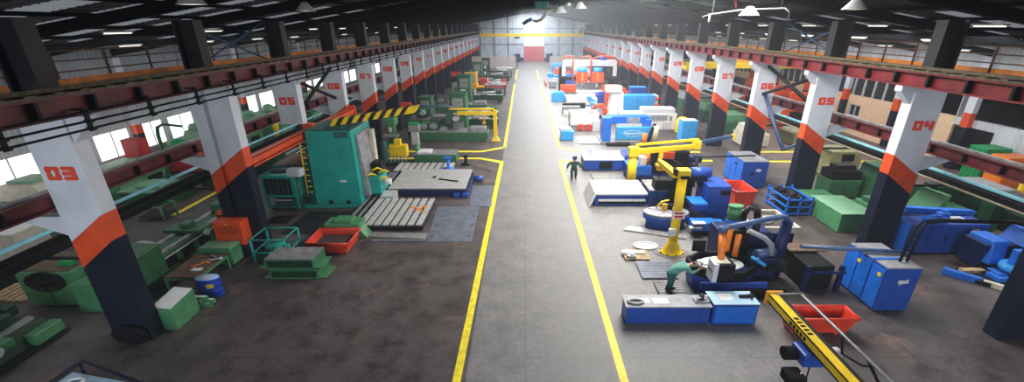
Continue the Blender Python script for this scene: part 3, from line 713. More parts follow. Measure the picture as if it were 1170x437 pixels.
# striped boom
o = thing('striped_boom','yellow and black striped boom on a rope over the tall teal column','boom',(-11.6,24.0,5.05))
def sb(t): return (-.05+4.75*t, .9+1.6*t, .28+.52*t)
p0,p1=Vector(sb(0)),Vector(sb(1))
for i in range(16):
    a=p0.lerp(p1,i/16); b=p0.lerp(p1,(i+1)/16)
    G().hexa([(a.x-.12,a.y-.25,a.z-.22),(b.x-.12,b.y-.25,b.z-.22),(b.x-.12,b.y+.25,b.z-.22),(a.x-.12,a.y+.25,a.z-.22)],[(a.x+.2,a.y-.25,a.z+.24),(b.x+.2,b.y-.25,b.z+.24),(b.x+.2,b.y+.25,b.z+.24),(a.x+.2,a.y+.25,a.z+.24)]).ob('stripe',('tape' if i%2 and i<15 else 'yellow'),o)
G().box(-.3,.6,.5,1.5,-.02,.1).ob('mount','dteal',o)
# floor plate and slotted tables
def slotted_table(label, x0,x1,y0,y1,z0,z1,n,skew=0., along='y', base='black', steel='steel'):
    o = thing('slotted_table', label, 'machine table', ((x0+x1)/2,y0,z0)); w=(x1-x0)/2; d=y1-y0; h=z1-z0
    G().box(-w+.05,w-.05,.05,d-.05,0,h-.14).ob('base',base,o,.02); G().box(-w,w,0,d,h-.14,h-.07).ob('top_slab','slot',o)
    g=G(); p=2*w/n if along=='y' else d/n
    for i in range(n):
        if along=='y': g.box(-w+p*i+.08,-w+p*(i+1)-.08,0,d,h-.07,h)
        else: g.box(-w,w,p*i+.03,p*(i+1)-.03,h-.07,h)
    g.ob('slotted_face',steel,o); return o
o1 = slotted_table('nearest slotted steel table with orange marks, by the red bin', -9.5,-5.75,21.0,24.8,.0,.4,8)
g = G()
for x,y,w,d in ((.55,2.2,.5,.3),(.95,1.9,.45,.35),(1.25,2.3,.35,.4),(1.35,1.6,.3,.3)): g.prism([(x,y),(x+w,y+.05),(x+w*.9,y+d),(x+.1,y+d*.8)],'z',.4,.405)
g.ob('orange_mark','orcyl',o1)
slotted_table('wide slotted steel table carrying a long black bar', -9.2,-4.0,26.0,30.0,.35,.62,10,0,'x','dblue')
o = thing('table_carriage','dark blue carriage under the wide slotted steel table','machine base',(-6.4,26.0,0)); G().box(-2.9,2.6,.1,3.8,0,.35).ob('base','dblue',o,.03)
for s in (0,1): G().box(1.6+s*.6,2.0+s*.6,-.25,.1,.02,.3).ob('clamp','blue',o,.03)
G().rod((2.6,2.9,.25),(3.3,2.9,.25),.2,1,16).ob('drive_motor','blue',o)
slotted_table('farthest slotted steel table with the blue stand on it', -10.2,-5.6,30.3,32.3,.0,.4,9)
o = thing('blue_stand','small blue work stand on the farthest slotted table','stand',(-5.95,30.75,.4)); G().lathe([(.28,0),(.28,.06),(.07,.1),(.07,.85),(.05,.86)],0,0,20).ob('pedestal','bblue',o); G().box(-.3,.25,-.2,.2,.86,.95).ob('head','bblue',o,.03)
tag(G().box(-.75,.75,-.06,.06,0,.06).turn(-.32).ob('black_bar','black'),'long black bar lying across the wide slotted table','bar').location=(-5.4,27.5,.62)
tag(G().lathe([(.07,0),(.07,.08),(.02,.09)],0,0,14).ob('black_bolt','black'),'small black bolt on the wide slotted table','bolt').location=(-6.5,28.1,.62)
g=G().prism([(-5.6,24.3),(-2.93,24.3),(-2.85,19.7),(-5.3,19.7)],'z',0,.02)
o=tag(g.ob('floor_plate','plate'),'large bluish grey steel floor plate beside the nearest slotted table','floor plate')
for x in (-5.1,-3.1):
    for y in (20.3,21.6,22.9): G().cbox(x,y,.02,.16,.08,.006).ob('lifting_slot','black',o)
tag(G().prism([(-3.7,26.2),(-2.25,26.2),(-2.15,24.35),(-3.55,24.35)],'z',0,.02).ob('floor_plate','plate'),'small grey steel floor plate nearest the yellow line, behind the large plate','floor plate')
tag(G().prism([(-3.8,28.1),(-2.25,28.1),(-2.25,26.25),(-3.7,26.25)],'z',0,.02).ob('floor_plate','plate'),'small grey steel floor plate at the corner of the wide slotted table','floor plate')
tag(G().prism([(-10.3,20.55),(-5.4,20.0),(-5.4,20.7),(-10.0,20.9)],'z',0,.012).ob('floor_patch','conc'),'pale concrete strip before the nearest slotted table','floor patch')
tag(G().box(-8.3,-5.4,19.75,19.92,0,.05).ob('floor_bar','plate',None,.01),'long grey bar lying before the nearest slotted table','bar')
tag(G().prism([(-13.6,20.6),(-10.3,20.6),(-10.2,23.6),(-13.4,23.6)],'z',0,.03).ob('floor_plate','darksteel'),'dark steel floor plate in front of the tall teal column','floor plate')
o=thing('slideway_bed','black slideway bed running past the foot of the tall teal column','machine bed',(-9.95,21.3,0))
G().box(-.35,.3,0,8.9,0,.3).ob('bed','black',o,.02); G().box(-.3,-.15,.1,8.8,.3,.36).ob('rail','gsteel',o); G().box(.1,.25,.1,8.8,.3,.36).ob('rail','gsteel',o)
G().box(-.28,.24,6.0,8.6,.36,.4).ob('bellows_cover','plate',o)
tag(G().box(-.45,.4,0,1.1,0,.5).ob('steel_block','steel',None,.02),'bright steel block beside the spindle head of the teal mill','block').location=(-8.95+.0,25.0-.1,0)

# yellow pot machine with green base
o=thing('polishing_unit','yellow bodied unit on a green frame behind the farthest slotted table','machine',(-10.35,32.9,0))
G().box(-.75,.75,-.25,.35,.75,1.75).ob('body','yellow',o,.12); G().box(-.3,.25,-.15,.25,1.75,2.2).ob('neck','yellow',o,.06)
G().box(-1.3,-1.05,-.4,.5,0,1.95).ob('upright','dteal',o,.02); G().box(-1.3,1.2,-.45,.5,.1,.3).ob('frame','dgreen',o,.02)
for i in range(5): G().rod((-.65+i*.3,-.2,.3),(-.65+i*.3,-.2,.75),.05).ob('nozzle','steel',o)
for s in (-1,1): G().box(s*.95-.2,s*.95+.2,-.3,.3,0,.12).ob('foot','dgreen',o)
G().hexa([(-1.9,-.3,0),(-1.6,-.3,0),(-1.6,.4,0),(-1.9,.4,0)],[(-1.5,-.3,1.9),(-1.3,-.3,1.9),(-1.3,.4,1.9),(-1.5,.4,1.9)]).ob('side_guard','black',o)
o=thing('machine_bed','long dark green machine bed with grey top behind the farthest slotted table','machine bed',(-7.4,32.75,0)); G().box(-1.7,1.75,0,1.5,0,.9).ob('bed','green',o,.03); G().box(-1.7,1.7,.05,1.45,.9,.96).ob('top','gsteel',o); G().rod((-1.72,.8,1.28),(-1.4,.8,1.28),.3,1,18).ob('motor','lgreen',o); G().box(-1.5,-.4,.2,1.2,.96,1.1).ob('clamp_plate','offw',o)
tag(G().lathe([(.26,0),(.22,.08),(.09,.2),(.07,.6),(.12,.72),(.12,.82),(.03,.84)],0,0,16).ob('black_stand','black'),'black flared stand on the cross aisle by the dark green bed','stand').location=(-4.9,32.9,0)
# ------------------------------------------------------------------ foot of the picture, green side
o=thing('lathe','green lathe with curved guard at the hall edge near the round coil','lathe',(-18.55,10.6,0))
G().box(-1.1,1.25,-1.2,2.2,0,.12).ob('drip_tray','black',o,.02)
G().prism([(-.9,.12),(.9,.12),(.7,.75),(-.7,.75)],'y',-1.1,2.0).ob('bed','dgreen',o,.03)
G().box(-.55,-.3,-1.1,1.9,.75,.85).ob('slideway','gsteel',o); G().box(.25,.5,-1.1,1.9,.75,.85).ob('slideway','gsteel',o)
G().box(-.95,.2,.5,1.6,.85,1.25).box(-.8,.0,.7,1.4,1.25,1.5).ob('saddle','dgreen',o,.05)
G().path([(-1.0,.3,.9),(-.9,.3,1.6),(-.3,.3,1.85),(.3,.4,1.6),(.45,.5,.95)],.12,1.3).ob('curved_guard','lgreen',o)
G().box(.75,1.15,1.2,2.15,.12,.55).ob('step_block','lgreen',o,.03); G().box(.4,1.0,-.4,.8,.55,.85).ob('apron','lgreen',o,.03); G().rod((1.0,.2,.7),(1.12,.2,.7),.18,1,18).ob('handwheel','steel',o)
G().box(-.7,-.2,1.7,2.1,.85,1.3).ob('tailstock','dgreen',o,.05)
o=thing('tube_trolley','trolley with dark blue tube rail and pale blue tray on the floor','trolley',(-13.2,9.1,0))
G().path([(-.85,-1.6,1.06),(-.6,1.0,1.06),(2.3,.0,1.06),(3.0,-.25,1.06)],.055,1.4).ob('hand_rail','navy',o)
G().hexa([(-.85,-1.5,.9),(2.3,-1.5,.9),(2.3,.1,.9),(-.6,.65,.9)],[(-.85,-1.5,.95),(2.3,-1.5,.95),(2.3,.1,.95),(-.6,.65,.95)]).ob('tray','pblue',o)
for x,y in ((-.6,.9),(2.2,.0),(-.8,-1.4),(2.2,-1.4)): G().rod((x,y,0),(x,y,1.03 if y>-.5 else .9),.045,1.3).ob('leg','navy',o)
tag(G().cbox(0,0,0,.9,.4,.06).cbox(.2,.1,.06,.35,.2,.1).ob('green_fixture','green',None,.02),'small green fixture lying on the pale blue tray','fixture').location=(-11.9,8.95,.956)
for i,(x,y,lab) in enumerate(((-13.3,9.35,'white ring lying near the corner of the dark blue tube rail'),(-12.9,9.15,'second white ring, beside the green fixture on the tray'))):
    q=G().path([(.12*WIDE*math.cos(t*math.pi/8),.12*math.sin(t*math.pi/8),.04) for t in range(16)],.04,1.2,6,0,True).ob('white_ring','offw'); q.location=(x,y,.956); tag(q,lab,'ring')
o=thing('wooden_pallet','bare wooden pallet on the floor beside the round grille console','pallet',(-21.75,14.6,0))
for i in range(3): G().box(-.9,.9,i*.5-.05,i*.5+.05,0,.1).ob('bearer','wood',o)
for i in range(6): G().box(-.9+i*.31,-.68+i*.31,-.1,1.1,.1,.13).ob('board','wood',o)

# ------------------------------------------------------------------ window bay machines
def bay_machine(name,label,x0,x1,y0,y1,h,m,m2,top=None,lumps=0):
    o=thing(name,label,'machine',((x0+x1)/2,y0,0)); w=(x1-x0)/2; d=y1-y0
    G().box(-w,w,0,d,.1,h*.62).ob('base',m,o,.05)
    G().hexa([(-w*.95,d*.06,h*.62),(w*.8,d*.06,h*.62),(w*.8,d*.94,h*.62),(-w*.95,d*.94,h*.62)],[(-w*.8,d*.1,h),(w*.35,d*.1,h),(w*.35,d*.9,h),(-w*.8,d*.9,h)]).ob('cover',m2,o,.08)
    G().box(-w+.1,w-.1,.1,d-.1,0,.1).ob('plinth','black',o)
    G().box(w-.02,w+.03,d*.15,d*.5,h*.2,h*.5).ob('access_door',m2,o,.01); G().box(w,w+.05,d*.6,d*.85,h*.25,h*.5).ob('vent','black',o)
    if top: G().box(-w*.7,w*.2,d*.2,d*.7,h,h+.15).ob('top_panel',top,o,.02)
    for i in range(lumps): G().lathe([(.35,h),(.33,h+.3),(.2,h+.5),(.03,h+.55)],-w*.5+(i%2)*w*.5,d*(i+.7)/(lumps+.4),16).ob('dome',m2,o)
    return o
bay_machine('grinding_machine','cream and green grinding machine under the first bright window',-29.6,-26.3,21.3,24.0,2.5,'green','cream','pgreen')
bay_machine('grinding_machine','long pale green machine under the bright windows behind column 03',-29.4,-26.4,24.6,29.3,1.9,'lgreen','pgreen')
cabinet('control_cabinet','dark red cabinet between the long pale green machine and the red chest',"cabinet",-29.6,-28.3,29.6,30.4,3.0,'red',1)
o=thing('tool_chest','red chest with green parts on it under the bright windows','chest',(-26.7,30.8,0)); G().box(-1.5,1.5,0,2.4,.1,1.8).ob('body','binred',o,.05); G().box(-1.45,1.45,.05,2.35,0,.1).ob('plinth','black',o)
for i in range(3): G().box(-1.4,1.4,-.03,0,.25+i*.5,.65+i*.5).ob('drawer','red',o,.01)
tag(G().lathe([(.5,0),(.45,.5),(.2,.7),(.03,.72)],0,0,18).ob('green_casting','vgreen'),'green domed casting standing on the red chest','casting').location=(-27.2,31.8,1.8)
tag(G().cbox(0,0,0,.9,.7,.5).cbox(.2,0,.5,.4,.4,.25).ob('green_casting','vgreen',None,.06),'boxy green casting standing on the red chest','casting').location=(-25.75,31.9,1.8)
bay_machine('grinding_machine','humped pale green machine under the windows between column 05 and the grooved column',-29.2,-25.0,34.0,39.0,2.5,'lgreen','pgreen',None,3)
bay_machine('grinding_machine','humped pale green machine under the windows behind column 05 with the yellow post',-28.6,-24.4,40.2,46,2.4,'lgreen','pgreen',None,3)
bay_machine('grinding_machine','pale green machine under the windows behind column 06',-28.6,-24.6,47.2,53,2.6,'green','pgreen',None,2)
bay_machine('grinding_machine','cream topped machine under the windows behind column 07',-28.6,-24.0,54.4,60,3.0,'green','cream',None,0)
tag(G().rod((0,0,0),(0,0,3.1),.16,WIDE,12).ob('yellow_post','yellow'),'yellow post among the pale green machines behind column 05','post').location=(-24.0,39.5,0)
o=thing('machine_table','pale green low table machine on the window bay floor with a tube cart beside it','machine',(-24.3,24.6,0)); G().box(-1.6,1.6,0,2.2,.0,.8).ob('body','green',o,.04); G().box(-1.7,1.7,-.05,2.25,.8,.92).ob('top','pgreen',o,.02); G().box(-.8,.9,.4,1.8,.92,1.15).ob('raised_bed','pgreen',o,.03)
o=thing('tube_cart','small green tube cart on the window bay floor','cart',(-22.0,22.2,0))
for x,y in ((-.7,0),(.7,0),(-.7,1),(.7,1)): G().rod((x,y,0),(x,y,.9),.04,WIDE).ob('post','lgreen',o)
G().path([(-.7,0,.9),(.7,0,.9),(.7,1,.9),(-.7,1,.9)],.04,1,6,0,True).ob('rail','lgreen',o); G().box(-.7,.7,0,1,.25,.3).ob('shelf','darksteel',o)
o=bay_machine('grinding_machine','dark green machine at the window bay floor behind the bent green pipe',-22.8,-20.6,27.4,30.5,1.7,'dgreen','green')
long_lathe('long dark lathe on the window bay floor behind column 05',-20.0,31.5,40,'dgreen',1.8,.9)
cabinet('steel_box','white topped low cabinet under the lower dark red girder near column 03','cabinet',-26.4,-24.2,17.4,18.9,1.6,'cream',2,'offw')
cabinet('steel_box','beige low cabinet nearest the hall edge under the lower dark red girder','cabinet',-29.0,-26.9,17.0,18.6,1.4,'cream',2,'cream')
tag(G().box(0,1.4,0,3.5,0,.55).box(.2,1.2,.2,3.3,.55,.62,1).ob('machine_bed',['darksteel','black'],None,.03),'low dark machine bed on the window bay floor behind the round grille console','machine bed').location=(-24.1,13.8,0)

# ------------------------------------------------------------------ far green machines beside the aisle
def boring(label,x0,x1,y,xc,cw,h,m,bm=None,blobs=3):
    """horizontal boring mill: bed across, column, head, table, motors"""
    bm=bm or m; o=thing('boring_mill',label,'machine',(xc,y,0)); a,b=x0-xc,x1-xc
    G().prism([(a,.0),(b-.4,.0),(b,.35),(b,.85),(a,.85)],'y',-1.2,.6).ob('bed',bm,o,.03); G().box(a+.4,b-.3,-1.1,.5,.85,.95).ob('slideway','gsteel',o)
    G().hexa([(-cw/2,.7,0),(cw/2,.7,0),(cw/2,2.6,0),(-cw/2,2.6,0)],[(-cw/2+.06,.75,h),(cw/2-.06,.75,h),(cw/2-.06,2.4,h),(-cw/2+.06,2.4,h)]).ob('column',m,o,.05)
    G().box(-cw/2-.05,cw/2+.05,.65,2.5,h,h+.12).ob('cap',m,o,.03)
    G().box(-cw*.3,cw*.3,.5,.72,.95,h-.3).ob('guideway','gsteel',o)
    hd=G().box(-cw*.6,cw*.55,-.5,.6,h*.42,h*.68).ob('spindle_head',m,o,.06); G().rod((0,-.5,h*.52),(0,-.95,h*.52),.24,1.4,16).ob('spindle','steel',hd)
    G().box(-cw*.15,cw*.2,-.53,-.5,h*.6,h*.64).ob('name_plate','offw',hd)
    G().box(cw*.75,cw*.75+1.6,-1.0,.4,.95,1.25).ob('work_table','gsteel',o,.03)
    random.seed(int(abs(x0*10)+y))
    for i in range(blobs):
        x=a+.3+i*(-cw*.6-a)/max(1,blobs); z=.95+random.random()*.5
        G().box(x,x+.8,-.5,.9,.95,z+.3).ob('gear_case',m,o,.08); G().rod((x+.4,-.6,z),(x+.4,.6,z),.28,1.4,14).ob('motor','grey',o)
    return o
boring('green boring mill with long bed beside the nearest yellow bracket jib',-10.9,-3.7,41.7,-6.85,1.75,4.25,'green',None,3)
o=thing('jib_crane','yellow bracket jib with bent post at the end of the green boring mill bed','crane',(-2.95,40.65,0))
G().frus(0,0,0,.45,.9,.5,.42,.3).ob('foot','yellow',o,.02); G().box(-.18,.18,-.12,.12,.45,3.1).ob('post','yellow',o,.02)
G().box(-3.7,.2,-.13,.13,2.6,2.95).ob('arm','yellow',o,.02); G().box(-4.5,-.1,.2,.42,3.05,3.22).ob('upper_arm','yellow',o,.02)
G().rod((-1.1,0,2.75),(-1.1,0,1.9),.08).box(-1.25,-.95,-.12,.12,1.7,1.95).ob('hoist','amber',o)
tag(G().rod((0,0,0),(-4.6,.4,0),.09,1,10).ob('blue_tube','bluepipe'),'long blue grey tube carried level across the green boring mill column','tube').location=(-7.1,41.3,3.3) 
o=thing('signal_box','red box on a post among the machines before column 10','box',(-11.9,41.9,0)); G().box(-.5,.5,-.2,.2,3.1,3.6).ob('housing','binred',o,.03); G().rod((0,0,0),(0,0,3.1),.08,WIDE).ob('post','dgreen',o)
def cross_lathe(label,x0,x1,y,m,h=.95,top='gsteel',guard=None):
    o=thing('lathe',label,'lathe',(x0,y,0)); L=x1-x0
    G().box(0,L,-.35,.45,.25,h).ob('bed',m,o,.04); G().box(.1,L-.1,-.3,.4,h,h+.08).ob('slideway',top,o)
    for x in (.3,L-.9): G().box(x,x+.7,-.3,.4,0,.25).ob('leg',m,o,.02)
    G().box(-.1,L*.24,-.5,.6,h-.1,h+.75).ob('headstock',m,o,.06); G().rod((L*.24,0,h+.35),(L*.28,0,h+.35),.33,1,18).ob('chuck','steel',o)
    G().rod((L*.28,0,h+.35),(L*.8,0,h+.35),.16,1,14).ob('workpiece','gsteel',o)
    G().box(L*.45,L*.6,-.55,.5,h+.08,h+.3).ob('carriage','grey',o,.03); G().box(L*.82,L*.97,-.3,.35,h+.05,h+.6).ob('tailstock',m,o,.05)
    if guard: G().box(L*.3,L*.75,.45,.55,h-.2,h+.9).ob('splash_guard',guard,o,.02)
    return o
cross_lathe('grey green lathe lying across behind the yellow bracket jib',-8.2,-3.0,46.6,'dgreen',1.0,'lgrey')
cross_lathe('lathe with pale bars lying across, second behind the yellow bracket jib',-8.4,-3.2,50.5,'green',1.0,'offw')
boring('tall green boring mill second in the row, behind the yellow bracket jib',-12.0,-5.0,57,-8.3,1.9,4.4,'green',None,2)
cross_lathe('dark green lathe with pale bed before the amber machine',-9.0,-3.3,63.2,'dgreen',1.1,'offw','dgreen')
o=thing('machining_centre','amber yellow machine with window between the far green lathes','machine',(-9.2,72,0)); G().box(-1.1,1.1,0,2,.2,1.5).ob('base','amber',o,.05); G().box(-1.1,1.0,.2,2,1.5,3.3).ob('housing','amber',o,.06); G().box(-.6,.6,.15,.2,1.9,3.0).ob('window','grey',o,.02); G().box(1.0,2.6,.1,1.6,.3,1.1).ob('table',"amber",o,.05); G().box(-3.2,-1.1,.3,1.8,.2,1.6).ob('side_case','grey',o,.05)
o=thing('signal_box','orange red sheet box behind the amber machine side','box',(-11.9,74,0)); G().box(-.8,.8,-.2,.2,2.6,3.3).ob('housing','binred',o); G().rod((0,0,0),(0,0,2.6),.09,WIDE).ob('post','dgreen',o)
def bench(label,x0,x1,y,m,h=1.0,top='grey'):
    o=thing('workbench',label,'workbench',((x0+x1)/2,y,0)); w=(x1-x0)/2
    G().box(-w,w,0,1.6,h,h+.14).ob('bench_top',top,o,.02)
    for s in (-1,1):
        for yy in (.1,1.5): G().box(s*(w-.12)-.09,s*(w-.12)+.09,yy-.08,yy+.08,0,h).ob('leg',m,o)
    G().box(-w+.1,w-.1,.2,1.4,.3,.36).ob('shelf',m,o); G().box(-w*.4,w*.5,.4,1.2,h+.14,h+.4).ob('work_block','steel',o,.03); return o
bench('dark bench with grey top between the amber machine and the yellow line',-6.6,-3.2,69,'dgreen',1.7)
boring('far green boring mill behind the amber machine',-12.5,-5.5,83,-9.3,1.9,4.0,'green',None,2)
cross_lathe('red and pale lathe lying across behind the amber machine',-8.0,-3.4,78,'red',1.1,'offw')
bench('dark bench standing before the far beige wall beside the yellow line',-7.4,-2.9,94,'dgreen',1.3,'dgreen')
boring('farthest green boring mill standing before the beige wall',-12.8,-6.0,98,-9.0,1.8,3.6,'dgreen',None,2)
cross_lathe('long dark lathe near the far beige wall',-10.0,-3.2,88,'dgreen',1.2,'gsteel','dgreen')
bench('pale topped table before the far beige wall, behind the dark bench',-6.8,-3.0,103,'grey',1.1,'lgrey')
# near the striped boom: tangle of machines by columns 08-10
boring('green milling machine crowded beside column 09 behind the striped boom',-14.2-.0+.9,-9.0,47.5,-11.5,1.5,3.0,'green',None,1)
o=thing('drill_press','green pillar drill with pale head near the end of the striped boom','machine',(-12.6,37.9+.6,0)); G().box(-.9,.9,-.5,.7,0,.35).ob('base','green',o,.04); G().rod((0,.3,.35),(0,.3,3.0),.22,WIDE,16).ob('pillar','lgreen',o); G().box(-.5,.6,-.7,.6,2.1,2.8).ob('head','lgreen',o,.1); G().rod((0,-.4,2.1),(0,-.4,1.5),.1,WIDE).ob('spindle','steel',o); G().box(-.7,.7,-.7,.2,1.05,1.2).ob('table','gsteel',o,.03); G().rod((.0,.2,2.8),(.0,.2,3.3),.25,WIDE,16).ob('motor','vgreen',o)
o=thing('control_post','grey control post with vivid green lid beside the pillar drill','control box',(-10.6,39.3,0)); G().box(-.35,.35,-.2,.2,0,1.3).ob('post','lgrey',o,.03); G().box(-.55,.5,-.3,.3,1.3,1.95).ob('housing','grey',o,.04); G().box(-.5,.45,-.3,.3,1.95,2.15).ob('lid','vgreen',o,.03)
tag(G().lathe([(.3,0),(.3,.9),(.12,1.1),(.05,1.15)],0,0,18).ob('red_cone','binred'),'orange red drum standing behind the tall teal column','drum').location=(-12.9,31.6,0)
# long beige block walls before the end wall
tag(G().box(-14.2,-2.5,0,.3,0,2.9).box(-14.25,-2.45,-.04,.34,2.9,3.0).ob('block_wall','concrete_low'),'low beige wall across the far end on the green machine side','wall').location=(0,116,0)
tag(G().box(6.6,17.5,0,.3,0,2.9).box(6.55,17.55,-.04,.34,2.9,3.0).ob('block_wall','concrete_low'),'low beige wall across the far end on the blue machine side','wall').location=(0,117,0)
tag(G().box(-1.2,1.2,0,2.2,.2,2.6).box(-1.0,1.0,.1,2.0,0,.2).ob('machine_crate','binred',None,.08),'orange red machine behind the low beige wall near the last columns','machine').location=(-12.4,119.5,0)
tag(G().box(-.9,.9,0,1.2,0,2.3).box(-.7,.7,.1,1.1,2.3,2.45).ob('blue_crate','dblue',None,.05),'dark blue crate standing at the foot of the red gate','crate').location=(-2.4,136,0)
tag(G().box(-1.0,1.0,0,1.5,0,2.4).box(.2,.9,.2,1.2,2.4,2.7).ob('blue_crate','dblue',None,.05),'dark blue crate to the other side of the red gate','crate').location=(7.6,136,0)
# =================================================================== BLUE SIDE
# front pair of blue chests
o=thing('blue_chest','long blue chest with grey top nearest the yellow line, bending worker behind it','chest',(5.47,13.05,0))
G().box(-1.6,1.6,0,.72,.06,.82).ob('body','blue',o,.02); G().box(-1.65,1.65,-.03,.75,.82,.87).ob('top','grey',o,.01)
for x in (-1.5,1.5): G().box(x-.1,x+.1,.04,.68,0,.06).ob('foot','black',o)
G().box(1.2,1.55,-.03,0,.12,.78).ob('end_panel','blue',o)
o=thing('blue_chest','shorter bright blue chest with pale blue top joined to the long grey topped chest','chest',(8.0,13.0,0))
G().box(-.85,.85,0,.8,.05,.98).ob('body','blue',o,.02); G().box(-.88,.88,-.02,.82,.98,1.02).ob('top','pblue',o,.01); G().box(-.75,.75,.05,.75,0,.05).ob('plinth','black',o); G().box(-.78,.78,-.025,0,.15,.9).ob('front_panel','bblue',o,.01)
q=G().path([(.16*WIDE*math.cos(t*math.pi/10),.13*math.sin(t*math.pi/10),.05) for t in range(20)],.05,1.2,8,0,True).ob('steel_ring','gsteel'); q.location=(4.25,13.3,.87); tag(q,'dark steel ring lying on the end of the long grey topped chest','ring')
for i,(x,y,w,d,l) in enumerate(((4.55,13.42,.5,.3,'pale blue sheet beside the steel ring on the long chest'),(5.25,13.4,.6,.34,'white sheet on the middle of the long grey topped chest'),(7.75,13.45,.55,.4,'white sheet on the pale blue chest top'))):
    q=G().cbox(0,0,0,w,d,.006).ob('paper_sheet','pblue' if i==0 else 'paper'); q.location=(x,y,.87 if i<2 else 1.02); tag(q,l,'paper')
o=thing('clamp_fitting','small steel clamp with cable on the long blue chest next to the pale blue top','fitting',(6.8,13.4,.87)); G().box(-.28,.3,-.15,.15,0,.08).ob('base','gsteel',o,.02); G().rod((0,0,.08),(0,0,.3),.06,WIDE).ob('stem','darksteel',o); G().rod((-.2,-.05,.16),(.25,.05,.2),.05).ob('bar','offw',o)
q=G().rod((-.3,0,.06),(.3,.05,.06),.06,1,10).rod((.1,-.15,.06),(.25,.2,.06),.04,1,8).ob('cutter_set','darksteel'); q.location=(8.55,13.4,1.02); tag(q,'dark cutter lying at the end of the pale blue chest top','tool')

# duck boards
def duckboard(label,x0,x1,y0,y1,n,m='conc'):
    o=thing('duckboard',label,'floor grating',((x0+x1)/2,y0,0)); w=(x1-x0)/2; p=(y1-y0)/n
    for s in (-.7,0,.7): G().box(s*w-.05,s*w+.05,0,y1-y0,0,.06).ob('bearer','grey',o)
    g=G()
    for i in range(n): g.box(-w,w,p*i+.01,p*(i+1)-.03,.06,.1)
    g.ob('slats',m,o); return o
duckboard('grey slatted floor boards between the pallet and the long blue chest',5.35,7.0,16.15,17.6,11,'plate')
duckboard('pale slatted floor boards under the bending worker',5.75,6.95,14.3,15.95,9,'conc')
duckboard('pale slatted boards on the floor behind the white sloped table',5.1,6.75,27.6,30.6,7,'conc')
duckboard('pale slatted boards on the floor before the blue machine with lettering',5.2,7.3,39.3,42.0,8,'lgrey')
tag(G().hexa([(-1.6,0,0),(1.55,-1.1,0),(1.7,-.7,0),(-1.15,.5,0)],[(-1.6,0,.09),(1.55,-1.1,.09),(1.7,-.7,.09),(-1.15,.5,.09)]).ob('steel_strip','gsteel',None,.01),'grey brown steel strip lying on the floor before the round turntable','plate').location=(7.15,21.0,0)
o=thing('wooden_pallet','small wooden pallet with papers and tins near the yellow jib foot','pallet',(5.55,17.75,0))
for i in range(3): G().box(-.6+i*.5,-.45+i*.5,0,.9,0,.1).ob('bearer','wood',o)
for i in range(5): G().box(-.62,.62,i*.19,i*.19+.13,.1,.13).ob('board','wood',o)
for i,(x,y,w,d,h,m,l) in enumerate(((5.15,18.3,.6,.25,.1,'paper','white folded paper on the back of the small wooden pallet'),(5.25,17.95,.45,.3,.12,'gsteel','grey tin box on the small wooden pallet'),(5.75,18.3,.5,.22,.08,'offw','pale tin lid at the far edge of the small wooden pallet'))):
    q=G().cbox(0,0,0,w,d,h).cbox(w*.1,0,h,w*.5,d*.6,h*.4).ob('pallet_load',m,None,.015); q.location=(x,y,.13); tag(q,l,'box')
q=G().path([(.34*WIDE*math.cos(t*math.pi/14),.36*math.sin(t*math.pi/14),.05) for t in range(28)],.05,1.2,8,0,True).lathe([(.33,0),(.33,.03),(.02,.035)],0,0,24).ob('round_cover','offw'); q.location=(6.3,19.2,.0); tag(q,'white round cover lying on the floor beside the yellow jib foot','cover')
tag(G().lathe([(.62,0),(.62,.012),(.02,.013)],0,0,30,1.5).ob('floor_patch','conc'),'pale round concrete patch around the yellow jib foot','floor patch').location=(7.45,18.6,0)

# near yellow jib
o=thing('jib_crane','big yellow jib crane with bell foot in front of the round turntable','crane',(7.45,18.55,.013))
G().lathe([(.42,0),(.42,.05),(.38,.07),(.31,.2),(.2,.55),(.15,.75)],0,0,20,1.45).ob('foot','yellow',o)
g=G()
for i in range(8): a=i*math.pi/4+.2; g.rod((.4*1.45*math.cos(a),.4*math.sin(a),.05),(.4*1.45*math.cos(a),.4*math.sin(a),.09),.04)
g.ob('anchor_bolt','black',o)
G().rod((0,0,.7),(0,0,4.35),.17,1.35,18).ob('pillar','yellow',o)
G().box(-.28,.3,-.25,.25,4.15,4.5).ob('slew_head','yellow',o,.04)
G().box(-.42,-.34,-.2,.2,4.2,4.5).box(-.2,.2,-.36,-.3,4.1,4.25).ob('bearing_clamp','black',o)
b=G().hexa([(-.45,.1,4.0),(-.1,.1,4.0),(-.36,2.1,4.1),(-.6,2.1,4.1)],[(-.45,.1,4.28),(-.1,.1,4.28),(-.36,2.1,4.33),(-.6,2.1,4.33)]).ob('arm','yellow',o,.02)
G().box(-.28,.3,-.215,-.19,2.0,2.4).ob('warning_label','paper',o); G().box(-.2,.22,-.222,-.215,2.05,2.18).box(-.2,.22,-.222,-.215,2.24,2.35).ob('warning_print','red',o)
G().box(-.4,-.05,-.35,-.2,1.1,1.5).ob('switch_box','offw',o,.02)
G().box(-.66,-.3,1.7,2.0,3.8,4.08).ob('hoist','amber',o,.04); G().rod((-.48,1.85,3.8),(-.48,1.85,1.9),.018,1,6).ob('chain','darksteel',o)
g=G().path([(.1,.3,4.5),(-.1,1.2,4.55),(-.25,1.7,4.45),(-.4,2.0,4.35)],.035,1.5); g.ob('cable','rubber',o)
